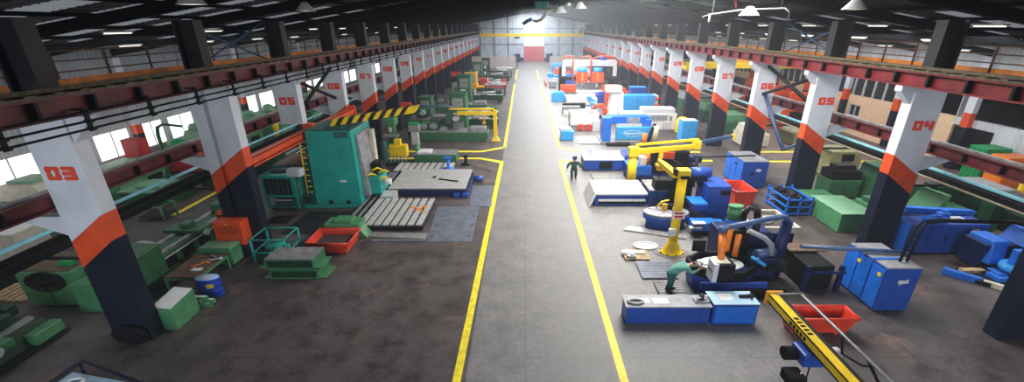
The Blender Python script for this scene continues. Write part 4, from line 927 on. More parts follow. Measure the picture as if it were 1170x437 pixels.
# rear yellow jib
o=thing('jib_crane','square yellow jib crane with level arm behind the round turntable','crane',(7.55,27.9,0))
G().box(-.6,.6,-.4,.4,0,.06).ob('foot_plate','yellow',o); G().rod((0,0,.06),(0,0,2.3),.22,1.5,16).ob('pillar','yellow',o)
G().box(-.35,.35,-.3,.3,2.3,2.95).ob('slew_head','yellow',o,.05)
G().turn(0).hexa([(.3,-.18,2.45),(4.6,.75,2.6),(4.6,1.05,2.6),(.3,.18,2.45)],[(.3,-.18,2.8),(4.6,.75,2.88),(4.6,1.05,2.88),(.3,.18,2.8)]).ob('arm','yellow',o,.02)
G().hexa([(.2,.25,2.95),(4.9,1.1,3.1),(4.9,1.25,3.1),(.2,.4,2.95)],[(.2,.25,3.08),(4.9,1.1,3.25),(4.9,1.25,3.25),(.2,.4,3.08)]).ob('cable_rail','yellow',o)
G().box(4.45,4.95,.7,1.3,2.55,3.15).ob('arm_end','yellow',o,.03)
h=G().box(1.9,2.15,.2,.5,1.6,2.5).ob('hoist_bar','yellow',o,.02); G().box(1.75,2.35,.15,.55,1.4,1.62).ob('hook_block','yellow',h,.03)
tag(G().hexa([(-.06,0,0),(3.0,1.3,.1),(3.0,1.5,.1),(-.06,.2,0)],[(-.06,0,.22),(3.0,1.3,.32),(3.0,1.5,.32),(0,.2,.22)]).box(2.95,3.15,1.25,1.55,.05,.38,1).ob('tube_beam',['bluepipe','yellow']),'blue grey tube with yellow end continuing from the level yellow arm','beam').location=(12.5,29.0,2.85)
tag(G().rod((0,0,0),(4.3,.4,.0),.06,1,8).ob('tube_beam','navy'),'thin dark blue tube crossing level below the yellow ended tube','beam').location=(12.0,27.9,2.2)
tag(G().rod((0,0,0),(0,0,2.2),.07,WIDE,8).ob('support_post','navy'),'dark post carrying the thin dark blue tube beside the blue cabinet','post').location=(12.05,27.9,0)

# round turntable machine (dark blue boring machine)
o=thing('turntable_machine','dark blue machine with round pale turntable behind the big yellow jib','machine',(8.0,21.5,0))
G().lathe([(.62,0),(.62,.5),(.72,.62),(.74,.84),(.70,.86)],0,0,32,1.78).ob('saddle','blue',o); G().lathe([(.72,.86),(.72,.98),(.68,1.0),(.02,1.005)],0,0,36,1.78).ob('round_table','gsteel',o)
g=G()
for i in range(8): a=i*math.pi/4+.2; g.rod((.15*1.78*math.cos(a),.15*math.sin(a),1.005),(.66*1.78*math.cos(a),.66*math.sin(a),1.005),.02)
g.ob('table_slot','slot',o)
for x,y,w,d,h,m in ((.2,.25,.5,.22,.3,'black'),(.5,-.1,.35,.25,.22,'offw'),(-.1,.1,.3,.16,.4,'amber'),(.75,.2,.3,.3,.25,'black')): G().cbox(x,y,1.0,w,d,h).ob('work_fixture',m,o,.03)
G().path([(-.5,.35,1.05),(-.2,.3,1.45),(.2,.4,1.5)],.05,1.5).ob('coolant_pipe','yellow',o)
G().box(1.4,3.9,-1.0,2.65,0,.5).ob('bed','dblue',o,.03)
G().box(2.3,3.6,.2,1.9,.5,2.4).ob('column','blue',o,.05); G().box(2.4,2.9,.14,.2,.8,2.2).ob('door','blue',o,.02)
G().box(3.0,3.5,.14,.2,1.9,2.15).ob('vent','black',o)
G().box(1.4,2.15,-.3,.9,1.15,1.5).box(1.3,2.2,-.25,.85,1.5,1.56,1).ob('control_shelf',['blue','bblue'],o,.03)
G().box(1.1,2.4,-1.25,-.55,.35,.85).box(2.4,2.85,-1.2,-.6,.4,.8).ob('drive_box','bblue',o,.05)
G().box(.85,1.5,-1.5,-1.25,.62,.68).box(1.0,1.7,-1.45,-1.1,.85,.9).ob('steel_arm','steel',o)
m_=G().rod((1.6,1.3,2.85),(2.7,1.3,2.85),.32,1,18).rod((1.3,1.3,2.85),(1.6,1.3,2.85),.2,1,14).ob('spindle_motor','blue',o); G().box(1.9,2.5,1.0,1.6,2.4,2.6).ob('motor_mount','dblue',o)
G().box(.9,2.0,1.6,2.65,.5,2.6).ob('spindle_head','black',o,.08); G().box(-.2,.9,1.8,2.6,1.5,2.2).ob('ram','black',o,.08)
g=G()
for i in range(4): g.path([(1.0+i*.3,1.5,2.4),(1.1+i*.3,1.1,2.9),(1.8+i*.2,1.0,2.6),(2.2,1.2,2.0)],.05,1.3)
g.ob('hose','rubber',o)
# white sloped table machine
o=thing('table_machine','blue machine table with white top and white sloping end beside the aisle','machine table',(5.95,24.3,0))
G().box(-1.5,1.75,.1,2.4,.05,.8).ob('base','blue',o,.02); G().box(-1.45,1.8,0,2.5,.8,.92).ob('top','lgrey',o,.02); G().box(-1.3,1.7,.02,.12,.38,.5).ob('slot_strip','offw',o); G().box(-1.3,1.7,.04,.1,.2,.36).ob('recess','black',o)
G().hexa([(-1.95,0,0),(-1.8,0,0),(-1.8,2.4,0),(-1.95,2.4,0)],[(-1.55,0,.95),(-1.4,0,.95),(-1.4,2.4,.95),(-1.55,2.4,.95)]).ob('sloping_end','offw',o,.01)
tag(G().box(-1.25,1.3,0,1.9,.05,1.1).box(-1.3,1.35,-.04,1.94,1.1,1.16,1).box(-1.1,1.15,.1,1.8,0,.05).ob('planed_block',['blue','conc'],None,.02),'blue machine base with tan top between the white sloped table and the dark machine','block').location=(9.1,24.3,0)
# machine behind rear jib
o=thing('turning_machine','black and blue machine under the level yellow jib arm','machine',(9.9,29.3,0))
G().prism([(-2.3,-.5),(2.4,-.5),(2.4,1.7),(-1.7,1.7),(-2.3,1.1)],'z',.0,.45).ob('plinth','dblue',o,.02)
G().hexa([(-2.2,-.3,.45),(-.6,-.3,.45),(-.6,1.4,.45),(-2.2,1.4,.45)],[(-2.3,-.3,1.15),(-.6,-.3,1.15),(-.6,1.4,1.15),(-2.3,1.4,1.15)]).ob('guard','bblue',o,.04)
G().box(-1.5,-1.0,-.2,.3,1.15,1.85).ob('white_head','offw',o,.06); G().rod((-.9,.2,1.15),(-.9,.2,2.2),.16,1.5,14).ob('ram_rod','orcyl',o)
G().box(.2,1.0,-.2,.1,1.7,2.2).ob('guard_flap','orange',o,.02)
G().box(-.5,2.2,.2,2.0,.45,2.1).ob('body','black',o,.1); G().box(.6,2.8,.1,1.5,.3,1.1).ob('drive_case','black',o,.1); G().rod((2.2,.5,1.5),(3.2,.4,1.5),.28,1,16).ob('motor','dblue',o)
g=G()
for i in range(5): g.path([(-.3+i*.45,.1,2.0),(-.1+i*.45,-.1,2.28),(.3+i*.45,.0,2.2),(.4+i*.4,.2,1.4)],.045,1.3)
g.ob('hose','rubber',o)
# long white topped bed by the walker
o=thing('machine_bed','long blue bed with white top and black opening beside the walking person','machine bed',(6.15,31.3,0))
G().box(-1.5,1.6,0,1.9,.1,.9).ob('bed','blue',o,.02); G().box(-1.55,1.65,-.05,2.4,.9,1.0).ob('top','offw',o,.01); G().box(-.3,.75,-.02,.03,.2,.78).ob('opening','black',o); G().box(-1.4,1.5,.1,1.8,0,.1).ob('plinth','black',o)
G().box(-1.1,-.85,.4,.7,1.0,1.7).ob('nozzle_post','lgrey',o,.02)
tag(G().box(-.6,.6,0,1.7,.0,1.35).box(-.55,.55,-.03,0,.2,1.2).ob('blue_box','blue',None,.03),'plain blue box at the end of the long white topped bed','box').location=(8.4,31.2,0)
tag(G().box(1.2,-.9,0,2.2,0,.05).ob('floor_slab','conc'),'pale slab on the cross aisle behind the long white topped bed','slab').location=(8.6,33.2,0)

# vertical lathe with white table
o=thing('vertical_lathe','dark blue vertical lathe with round white table and orange rams near the bending worker','machine',(8.55,15.75,0))
def octo(rx,ry,z): return [(rx*math.cos(math.pi/8+i*math.pi/4),ry*math.sin(math.pi/8+i*math.pi/4),z) for i in range(8)]
G().hexa(octo(1.35,.9,0),octo(1.45,.95,.85)).ob('tub','blue',o,.03)
g=G()
A,Bq=octo(1.5,1.0,.8),octo(1.5,1.0,1.2); C_,D_=octo(1.34,.87,.8),octo(1.34,.87,1.2)
for i in range(8):
    j=(i+1)%8; g.hexa([A[i],A[j],C_[j],C_[i]],[Bq[i],Bq[j],D_[j],D_[i]])
g.ob('splash_rim','black',o)
G().lathe([(.55,.85),(.55,1.1),(.53,1.12),(.02,1.13)],0,0,40,1.78).ob('white_table','offw',o)
g=G()
for i in range(4): a=i*math.pi/2+.4; g.rod((.2*1.78*math.cos(a),.2*math.sin(a),1.14),(.5*1.78*math.cos(a),.5*math.sin(a),1.14),.03)
g.ob('chuck_jaw','gsteel',o)
G().box(-1.2,1.6,-1.02,-.92,.45,.78).ob('front_band','blue',o,.02); G().box(.2,2.4,-1.1,-.3,.0,.5).ob('chip_tray','black',o,.03)
for dx,dy,z0,z1 in ((.55,.75,1.3,2.7),(.85,.55,1.15,2.2)): G().rod((dx,dy,z0),(dx,dy,z1),.1,1.35,16).ob('orange_ram','orcyl',o)
G().rod((.66,.9,1.2),(.66,.9,2.5),.1,1.5,12).ob('piston_rod','offw',o)
G().rod((.6,.8,2.7),(.6,.8,2.85),.2,1.5,16).ob('ram_collar','bblue',o); G().rod((.62,.82,2.85),(.62,.82,3.45),.19,1.5,16).rod((.62,.82,3.45),(.62,.82,3.52),.22,1.5,16).ob('green_cylinder','lgreen',o)
G().path([(1.2,1.0,2.2),(1.15,1.05,3.0),(1.35,1.05,3.3),(1.7,1.0,3.2),(1.75,.9,2.6),(1.7,.8,2.2)],.13,1.3,8).ob('cable_chain','darksteel',o)
G().path([(1.2,.5,2.45),(1.9,.35,2.15),(2.15,.2,1.9),(2.15,.1,1.45)],.11,1.3,10).ob('swarf_duct','grey',o)
G().box(.3,2.6,1.0,2.2,0,2.1).ob('column','dblue',o,.06); G().box(.35,1.5,.75,1.05,1.2,2.3).ob('crossrail','black',o,.05)
G().box(1.4,2.5,.0,1.0,.0,1.35).ob('drive_case','dblue',o,.05); G().rod((1.5,.1,1.5),(2.4,.3,1.5),.2,1,14).ob('motor','bluepipe',o)
for p,q in (((1.2,-.1,1.5),(1.7,-.45,1.25)),((1.25,-.45,1.6),(1.6,-.1,1.2))): G().rod(p,q,.07,1.4,8).ob('handle_cross','sblue',o)
g=G()
for i in range(6): g.path([(1.3+i*.2,.4,1.4),(1.5+i*.2,-.1,1.0-.06*i),(1.9+i*.15,-.35,.9),(2.5+i*.1,.2,1.2)],.03,1.3,6)
g.ob('hose','rubber',o)
G().box(-.9,-.3,.95,1.05,1.15,1.7).ob('black_panel','black',o,.02)
# pendant panel on its arm
o=thing('control_pendant','control panel with white face hanging from the blue arm on an orange tube','control panel',(7.75,14.1,.28))
G().box(-.12,.55,0,.7,1.0,1.75).ob('housing','black',o,.03); G().box(-.32,-.12,-.02,.55,.95,1.78).ob('face','lgrey',o,.02)
for i in range(3): G().rod((-.34,.1+.15*i,1.4),(-.32,.1+.15*i,1.4),.05,1,8).ob('button','red' if i==0 else 'black',o)
G().box(-.2,.35,.1,.6,1.75,1.8).ob('cap','cream',o); G().rod((.1,.4,1.8),(.28,1.0,2.66),.1,1.5,14).ob('hanger_tube','orcyl',o)
o2=thing('pendant_arm','dark blue swinging arm on a post carrying the control panel','arm',(11.45,16.4,0))
G().rod((0,0,0),(0,0,2.85),.17,1.5,14).ob('post','dblue',o2); G().path([(0,0,2.85),(-.1,0,3.05),(-.4,-.1,3.1),(-3.4,-1.25,3.12)],.11,1.2,10).ob('arm','bluepipe',o2); G().rod((-3.4,-1.25,2.95),(-3.4,-1.25,3.2),.14,1.4,14).ob('knuckle','bluepipe',o2)
# swarf tray machine behind
o=thing('swarf_conveyor','dark blue tank with cream tray of scrap behind the vertical lathe','tank',(12.35,18.3,0))
G().box(-1.0,.95,0,1.9,.05,1.3).ob('tank','dblue',o,.03); G().box(-.8,.75,.1,1.8,0,.05).ob('plinth','black',o)
g=G(); 
for (a,b,c,d) in ((-1.15,1.1,-.1,0),(-1.15,1.1,1.95,2.05),(-1.15,-1.05,0,1.95),(1.0,1.1,0,1.95)): g.box(a,b,c,d,1.3,1.62)
g.box(-1.05,1.0,0,1.95,1.3,1.34); g.ob('cream_tray','cream',o,.01)
G().box(-1.0,.95,.05,1.9,1.34,1.48).ob('swarf_fill','chip',o)
for x,y,r in ((-.3,.8,.3),(.35,1.2,.25)): G().lathe([(r,1.48),(r,1.58),(r*.5,1.6),(.02,1.6)],x,y,18).ob('scrap_ring','gsteel',o)
G().box(-.4,-.15,-.06,0,.7,1.1).ob('label_plate','bblue',o)
o=thing('plank_stand','dark stand with brown plank top between the vertical lathe and the tall cabinet','stand',(12.7,15.2,0))
G().box(-.7,.95,1.3,2.0,1.25,1.32).ob('plank_top','dwood',o,.01)
for x,y in ((-.6,.1),(.85,.1),(-.6,1.9),(.85,1.9)): G().box(x-.09,x+.09,y-.07,y+.07,0,1.25).ob('leg','dblue',o)
G().box(-.6,.6,.15,1.95,.0,1.2).ob('dark_case','black',o,.05); G().box(.4,.85,.9,1.6,.3,1.0).ob('blue_pump','blue',o,.06); G().box(-.75,1.0,.0,.1,.9,1.0).ob('cross_bar','dblue',o)
tag(G().rod((0,0,0),(4.1,-.5,0),.085,1.0,12).ob('cable_tube','bluepipe'),'dark blue tube running level to the top of the tall blue cabinet','tube').location=(11.55,15.35,2.17)

# tall blue cabinet with pole
o=thing('switch_cabinet','tall blue switch cabinet with grey top and black cable ladder on it','cabinet',(14.72,13.85,0))
G().box(-.68,.68,0,2.05,.06,2.0).ob('body','blue',o,.02); G().box(-.66,.66,.02,2.03,2.0,2.05).ob('top','grey',o,.01); G().box(-.6,.6,.05,2.0,0,.06).ob('plinth','black',o)
for a in (.05,.72,1.38): G().box(-.71,-.68,a,a+.6,.15,1.9).ob('door','bblue',o,.01)
for y in (.15,1.2): G().box(-.73,-.71,y,y+.16,1.55,1.7).ob('warning_label','yellow',o)
G().box(-.1,.3,-.02,0,1.35,1.5).rod((-.05,-.03,1.3),(.25,-.03,1.55),.03).ob('emblem_plate','lgrey',o); G().box(-.45,-.4,-.02,0,.35,.42).ob('lock','black',o)
for y in (.65,1.35): G().box(-.7,.3,y,y+.09,2.05,2.1).ob('roof_strip','bblue',o)
o=thing('cable_bridge','black cable ladder rising from the tall blue cabinet and bending level over the blue cupboards','cable ladder',(15.0,14.35,2.05))
for dx in (0,.28): G().path([(dx-.1,0,0),(dx+.02,.05,.9),(dx+.1,.1,1.45),(dx*.6+.35,.12,1.72-dx*.3),(dx+1.0,.15,1.78-dx*.3),(4.0,.17,1.68-dx*.3),(5.3,.2,1.36-dx*.3),(8,.2,1.3-dx*.3)],.045,1.2,8).ob('side_rail','black',o)
g=G()
for i in range(6): g.rod((-.1+.02*i,.0,.2*i+.1),(.2+.02*i,.0,.2*i+.1),.02)
for i in range(9): g.rod((1.3+i*.3,.165,1.62),(1.3+i*.3,.165,1.76-.01*i),.015)
g.ob('rung','black',o)

# blue cupboards
o=thing('switch_cabinet','wide dark blue cupboard row behind column 04 foot with yellow label','cabinet',(20.95,18.35,0))
G().box(-2.0,1.9,0,1.0,.1,1.7).ob('body','blue',o,.02); G().box(-1.9,1.8,.05,.95,0,.1).ob('plinth','black',o); G().box(-2.04,-2.0,.02,.98,.1,1.7).ob('side_panel','bblue',o,.01)
for i in range(4):
    d=G().box(-1.9+i*.95,-1.0+i*.95,-.03,0,.2,1.62).ob('door','blue',o,.01); G().box(-1.1+i*.95,-1.05+i*.95,-.06,-.03,.9,1.05).ob('handle','black',d)
G().box(1.1,1.4,-.04,-.03,1.2,1.45).ob('yellow_label','yellow',o)
for i,(x,y,w,d,h,m,l) in enumerate(((20.1,18.5,.9,.5,.35,'bblue','bright blue box on the wide dark blue cupboard row'),(21.5,18.8,.7,.4,.15,'offw','white box on the wide dark blue cupboard row'),(20.9,18.9,.5,.3,.4,'bblue','upright bright blue bracket on the wide dark blue cupboard row'))):
    q=G().cbox(0,0,0,w,d,h).cbox(w*.1,0,h,w*.4,d*.5,h*.3).ob('cupboard_box',m,None,.03); q.location=(x,y,1.705); tag(q,l,'box')
tag(G().hexa([(-1.6,0,0),(1.6,-.5,0),(1.6,-.2,0),(-1.6,.3,0)],[(-1.6,0,.3),(1.6,-.5,.3),(1.6,-.2,.3),(-1.6,.3,.3)]).ob('guard_bar','bblue',None,.03),'bright blue guard bar lying beside the black cable ladder','bar').location=(21.6,20.0,1.6)
tag(G().box(-1.5,1.5,0,.5,0,1.6).ob('bar_stand','dblue'),'dark stand under the bright blue guard bar','stand').location=(21.6,19.6,0)

# right edge blue press
o=thing('blue_press','bright blue slant fronted press beyond the navy foot of column 03','machine',(22.9,16.0,0))
G().box(-1.6,1.6,.9,2.0,.1,1.35).ob('base','dblue',o,.04)
G().hexa([(-1.55,.6,.5),(-.9,.6,.5),(-.9,2.0,.5),(-1.55,2.0,.5)],[(-1.35,.9,1.55),(-.6,.9,1.55),(-.6,2.0,1.55),(-1.35,2.0,1.55)]).ob('side_cheek','bblue',o,.03)
G().box(-1.2,1.9,.0,.25,.85,1.55).ob('front_apron','bblue',o,.03); G().hexa([(-.2,.6,1.35),(1.9,.6,1.35),(1.9,1.8,1.35),(-.2,1.8,1.35)],[(.1,1.1,2.05),(1.9,1.1,2.05),(1.9,1.7,2.05),(.1,1.7,2.05)]).ob('slant_hood','bblue',o,.03)
G().lathe([(.5,.5),(.55,.62),(.55,.8),(.45,.84)],-.55,.1,24,1.78).ob('round_tray','sblue',o); G().lathe([(.42,0),(.42,.5)],-.55,.1,20,1.7).ob('pedestal','darksteel',o)
G().box(-.2,1.8,-.3,.0,.5,.85).ob('lower_panel','blue',o,.03); G().box(-1.25,-.95,1.95,2.05,.8,1.1).ob('port','black',o)
G().box(.0,1.8,-.2,.8,0,.5).ob('foot_case','black',o,.03)
o=thing('slide_bench','low bench with bright blue and cream bars on the floor before the blue press','bench',(20.35,15.5,0))
G().hexa([(-.75,1.15,.0),(.1,.0,.0),(1.1,.2,.0),(.6,1.5,.0)],[(-.75,1.15,.2),(.1,.0,.2),(1.1,.2,.2),(.6,1.5,.2)]).ob('bed','black',o,.02)
G().hexa([(-.95,1.1,.0),(-.05,.25,.0),(.12,.35,.0),(-.75,1.3,.0)],[(-.95,1.1,.3),(-.05,.25,.3),(.12,.35,.3),(-.75,1.3,.3)]).ob('blue_bar','bblue',o,.02)
G().hexa([(.02,.2,.0),(.7,-.5,.0),(.85,-.35,.0),(.15,.35,.0)],[(.02,.2,.24),(.7,-.5,.24),(.85,-.35,.24),(.15,.35,.24)]).ob('cream_bar','cream',o,.02)
G().box(.55,1.15,.1,.7,.2,.42).box(.75,1.1,.3,.9,.42,.49).ob('blue_block','bblue',o,.04); G().box(-.2,.8,.9,1.15,.2,.32).ob('bar_rest','wood',o)
# scrap bin and jib at the front
bin_('swarf_bin','bright red bin of swarf under the black and yellow jib beam',9.75,12.2,12.4,13.15,.8,.2)
o=thing('jib_beam','yellow and dark I beam jib with hoist above the bright red swarf bin','crane',(8.42,5.2,0))
G().box(-.2,.2,0,6.55,2.34,2.38).box(-.2,.2,0,6.55,2.06,2.1)  .ob('flange','darksteel',o); G().box(-.05,.05,0,6.55,2.10,2.34).ob('web','yellow',o)
G().box(-.2,-.05,.0,6.55,2.12,2.3).box(-.2,.06,.0,6.55,2.381,2.39).ob('yellow_side','yellow',o)
G().box(-.28,.28,6.55,6.62,1.98,2.46).ob('end_stop','amber',o,.01); G().rod((0,.3,0),(0,.3,2.02),.2,1.5,16).ob('pillar','yellow',o); G().frus(0,.3,0,.1,1.2,.7,1.2,.7).ob('foot_plate','yellow',o)
g=G()
for i,c in enumerate((0,1,2,3,4)): g.box(-.208,-.2,5.2-c*.17,5.3-c*.17,2.15,2.27); g.box(-.15,.0,5.2-c*.17,5.3-c*.17,2.39,2.395)
g.ob('capacity_marking','black',o)
h=G().box(-.4,.35,4.1,4.75,1.55,1.98).ob('hoist_body','blue',o,.06); G().rod((-.75,4.5,1.75),(-.4,4.5,1.75),.2,1,16).ob('hoist_motor','rubber',h); G().rod((.35,4.4,1.75),(.85,4.5,1.75),.17,1,16).ob('gear_case','lgrey',h); G().box(-.95,-.45,3.7,4.2,1.2,1.55).ob('chain_bag','rubber',h,.06)
for x,y in ((-.55,3.9),(-.1,4.2)): G().rod((x,y,1.6),(x,y,.15),.022,1.3,6).ob('chain','darksteel' if x>-.3 else 'lgrey',h)
g=G().path([(.95,6.6,2.3),(.9,6.5,2.35),(.9,.3,2.35)],.04,1.2); g.rod((0,6.5,2.4),(.95,6.6,2.35),.03)
g.ob('cable_rail','gsteel',o)
G().path([(.9,3.6,2.32),(1.05,3.3,1.9),(1.35,2.8,1.8),(1.4,2.3,2.1),(.92,2.0,2.32)],.035,1.3,6).ob('loop_cable','rubber',o); G().path([(.9,4.6,2.32),(.8,4.3,1.9),(1.1,3.9,1.85),(1.2,3.6,2.1),(.92,3.4,2.32)],.03,1.3,6).ob('loop_cable','rubber',o)

# cabinets and racks by columns 04-06
o=thing('switch_cabinet','blue cabinet with dark top standing on the cross aisle before column 06','cabinet',(16.1,27.55,0))
G().box(-.9,.85,0,2.6,.06,1.95).ob('body','blue',o,.02); G().box(-.88,.83,.02,2.58,1.95,2.0).ob('top','grey',o); G().box(-.8,.8,.05,2.5,0,.06).ob('plinth','black',o)
for i in range(3): G().box(-.93,-.9,.08+i*.84,.86+i*.84,.12,1.88).ob('door','bblue',o,.01)
G().box(-.94,-.92,.9,1.2,1.5,1.62).ob('vent','black',o); G().rod((.2,-.02,1.35),(.2,0,1.35),.12,1.5,14).ob('gauge','lgrey',o); G().rod((-.2,-.02,1.1),(-.2,0,1.1),.1,1.5,12).ob('knob','black',o)
bin_('swarf_bin','dark orange red bin behind the turntable machine beside the blue cabinet',13.05,14.35,23.9,25.9,1.2,.12,True,'binred')
o=thing('storage_rack','bright blue open rack filled with dark steel parts beside the light green box','rack',(16.5,22.95,0))
xs=(-.72,.0,.72); 
for x in xs:
    for y in (0,2.1): G().box(x-.06,x+.06,y-.04,y+.04,0,1.25).ob('post','bblue',o)
for z in (.12,.55,1.0):
    g=G(); g.box(-.75,.75,-.04,.04,z,z+.07); g.box(-.75,.75,2.06,2.14,z,z+.07); g.box(-.78,-.68,0,2.1,z,z+.07); g.box(.66,.78,0,2.1,z,z+.07); g.ob('rail','bblue',o)
    G().box(-.68,.68,.02,2.08,z,z+.03).ob('shelf','darksteel',o)
random.seed(3)
for z in (.15,.58,1.03):
    for i in range(5):
        x=-.45+random.random()*.9; y=.25+i*.38
        q=G().lathe([(.14,0),(.15,.1),(.1,.22),(.04,.25)],0,0,12).ob('steel_part',random.choice(['darksteel','gsteel','black'])); q.location=(16.5+x,22.95+y,z+.006)
        tag(q,{.15:'turned steel part on the bottom shelf of the bright blue rack',.58:'turned steel part on the middle shelf of the bright blue rack',1.03:'turned steel part on the top shelf of the bright blue rack'}[z],'steel part',{.15:'parts on the bottom rack shelf',.58:'parts on the middle rack shelf',1.03:'parts on the top rack shelf'}[z])
tag(G().box(-.95,.95,0,2.7,.04,1.12).box(-.98,.98,-.03,2.73,1.12,1.16,1).ob('sheet_cabinet',['lgreen','pgreen'],None,.03),'large light green box with pale top beside the bright blue rack','box').location=(18.35,20.75,0)
tag(G().box(-.6,1.3,0,1.15,.04,.85).box(-.63,1.33,-.03,1.18,.85,.9,1).ob('sheet_cabinet',['green','lgreen'],None,.03),'low light green box at the foot of column 05','box').location=(18.0,23.95,0)
o=cabinet('tool_cabinet','dark green cupboard carrying a black unit behind column 05','cabinet',20.1,22.1,25.6,27.0,1.3,'green',2)
tag(G().box(-.95,.95,0,1.2,0,.6).box(-.7,.6,.2,.9,.6,.95).box(-.85,.85,.1,1.0,.62,.66).ob('black_unit','black',None,.05),'black machine unit standing on the dark green cupboard','unit').location=(21.1,25.7,1.3)
o=thing('olive_cabinet','olive machine cabinet with dark window behind the dark green cupboard','cabinet',(23.9,29.6,0))
G().box(-1.2,1.1,0,2.0,.1,2.1).ob('body','olive',o,.05); G().box(-.4,.5,-.03,0,1.35,1.9).ob('window','black',o); G().box(-1.1,1.0,.1,1.9,0,.1).ob('plinth','black',o); G().box(-1.15,-.6,-.06,0,.3,1.2).ob('door',"cream",o,.02); G().box(.6,1.9,-.5,1.2,.1,.8).ob('side_unit','olive',o,.05)
o=thing('gear_machine','green machine with black opening on the bay floor behind the light green box','machine',(23.35,24.6,0))
G().hexa([(-1.0,0,.1),(1.3,0,.1),(1.3,2.2,.1),(-1.0,2.2,.1)],[(-.6,0,2.3),(1.3,0,2.3),(1.3,2.2,2.3),(-.6,2.2,2.3)]).ob('body','green',o,.06); G().box(-.1,1.0,-.04,0,1.3,2.0).ob('opening','black',o); G().box(-.9,1.2,.1,2.1,0,.1).ob('plinth','black',o); G().box(1.3,2.0,.2,1.5,.3,1.2).ob('side_case','green',o,.05)
o=thing('gear_machine','small green machine with black slot in front of the green machine with black opening','machine',(20.9,22.2,0)); G().box(-.65,.7,0,1.4,0,.95).ob('body','lgreen',o,.06); G().box(-.2,.5,-.03,0,.5,.7).ob('slot','black',o); G().box(-.5,.5,.3,1.1,.95,1.25).ob('head','green',o,.05)
# green machines behind the blue cupboards
o=thing('milling_machine','green open framed milling machine behind the wide blue cupboard row','machine',(24.2,20.9,0))
G().box(-1.6,2.2,0,2.2,0,.5).ob('base','green',o,.05); G().hexa([(-1.7,.0,.5),(-1.3,.0,.5),(-1.3,1.8,.5),(-1.7,1.8,.5)],[(-1.1,.2,2.1),(-.8,.2,2.1),(-.8,1.8,2.1),(-1.1,1.8,2.1)]).ob('frame_cheek','lgreen',o,.03)
G().box(-.6,.9,.2,1.6,.5,1.05).box(-.65,.95,.15,1.65,1.05,1.12).ob('table','lgreen',o,.04); G().box(1.0,1.9,.2,1.9,.5,1.9).ob('column','green',o,.06); G().box(-.9,1.9,1.0,1.9,1.9,2.3).ob('overarm','dgreen',o,.05); G().box(1.9,2.6,.3,1.5,.3,1.5).ob('motor_case','dgreen',o,.06)
bay_machine('grinding_machine','green and dark machine farther along behind the blue press',26.8,30.4,18.5,21.5,1.9,'dgreen','dgreen')
bay_machine('grinding_machine','grey topped green machine below the lower red girder by the door',27.2,31.2,23.2,26.2,1.5,'dgreen','grey')
tag(G().rod((0,0,0),(0,0,1.9),.2,WIDE,12).rod((-.5,0,1.9),(.6,0,1.9),.25,1,12).box(-.5,.5,-.4,.4,0,.2).ob('yellow_pump','yellow'),'yellow pump post beside the grey topped green machine','pump').location=(31.9,24.8,0)
o=thing('shipping_container','green container end with white sheet on it beside the dark door opening','container',(33.4,28.2,0)); G().box(-.9,.85,0,1.3,.1,2.7).ob('body','vgreen',o,.04)
g=G()
for i in range(7): g.box(-.94,-.9,.06+i*.18,.12+i*.18,.2,2.6)
g.ob('side_rib','vgreen',o); G().box(-.8,-.2,-.02,-.0,1.6,2.2).ob('white_sheet','paper',o); G().box(-.8,.8,.1,1.2,0,.1).ob('skid','black',o)
tag(G().box(-.9,.85,0,1.2,0,2.5).box(-.94,-.9,.1,1.1,.2,2.4).ob('orange_crate','orcyl',None,.04),'orange container beside the green container end','container').location=(33.4,26.7,0)
tag(G().hexa([(-.9,0,0),(.9,0,0),(.9,2.2,0),(-.9,2.2,0)],[(-.6,.1,3.4),(.9,.1,3.4),(.9,2.1,3.4),(-.6,2.1,3.4)]).ob('orange_machine','orange',None,.1),'dark orange machine against the white cladding near the hall edge','machine').location=(33.2,22.0,0)
# side bay crane and orange presses
o=thing('bridge_crane','yellow double beam crane spanning the outer bay behind columns 05 to 08','crane',(27,54.6,5.69))
for dy in (-1.1,1.1): G().box(-7.0,7.0,dy-.22,dy+.22,.1,.75).ob('girder','yellow',o,.03)
for s in (-1,1): G().box(s*7.1-.2,s*7.1+.2,-1.8,1.8,.0,.45).ob('end_truck','yellow',o,.03)
G().box(-1.2,.6,-1.0,1.0,.75,1.3).ob('trolley','amber',o,.05)
for x0,y,m,l in ((30.5,50,'orange','tall orange press against the peach wall below the yellow bay crane'),(31.0,58,'orange','second orange press against the peach wall, farther along the outer bay'),(29.0,44.5,'orange','orange press with cream window panel nearest the peach office wall')):
    o=thing('orange_press',l,'machine',(x0,y,0)); G().box(-1.4,1.6,0,2.0,.0,3.0).ob('frame',m,o,.06); G().box(-1.0,1.2,-.1,.3,3.0,4.2).ob('crown',m,o,.06); G().box(-.7,.9,-.06,0,1.0,2.2).ob('die_space','black',o); G().box(-1.46,-1.4,.4,1.6,1.0,2.4).ob('side_window','cream',o)
bay_machine('grinding_machine','cream machine on the bay floor behind column 06',20.6,23.0,38.2,40.5,2.0,'cream','cream')
bay_machine('grinding_machine','green machine on the bay floor behind column 07',20.8,24.6,43.5,47,2.0,'green','lgreen')
bay_machine('grinding_machine','dark green machine on the bay floor behind column 08',21.0,25.5,49,52.2,2.2,'dgreen','green')
bay_machine('grinding_machine','grey and green machine on the bay floor behind column 09',21.0,25.5,56,60,2.4,'green','grey')
bay_machine('grinding_machine','olive machine on the outer bay floor behind the brown floor, past the cross aisle',25.5,28.5,38.6,41,2.0,'olive','cream')
cabinet('switch_cabinet','sky blue and white cupboard between columns 06 and 07','cabinet',15.4,16.9,40.2,41.4,2.1,'sblue',2,'offw')
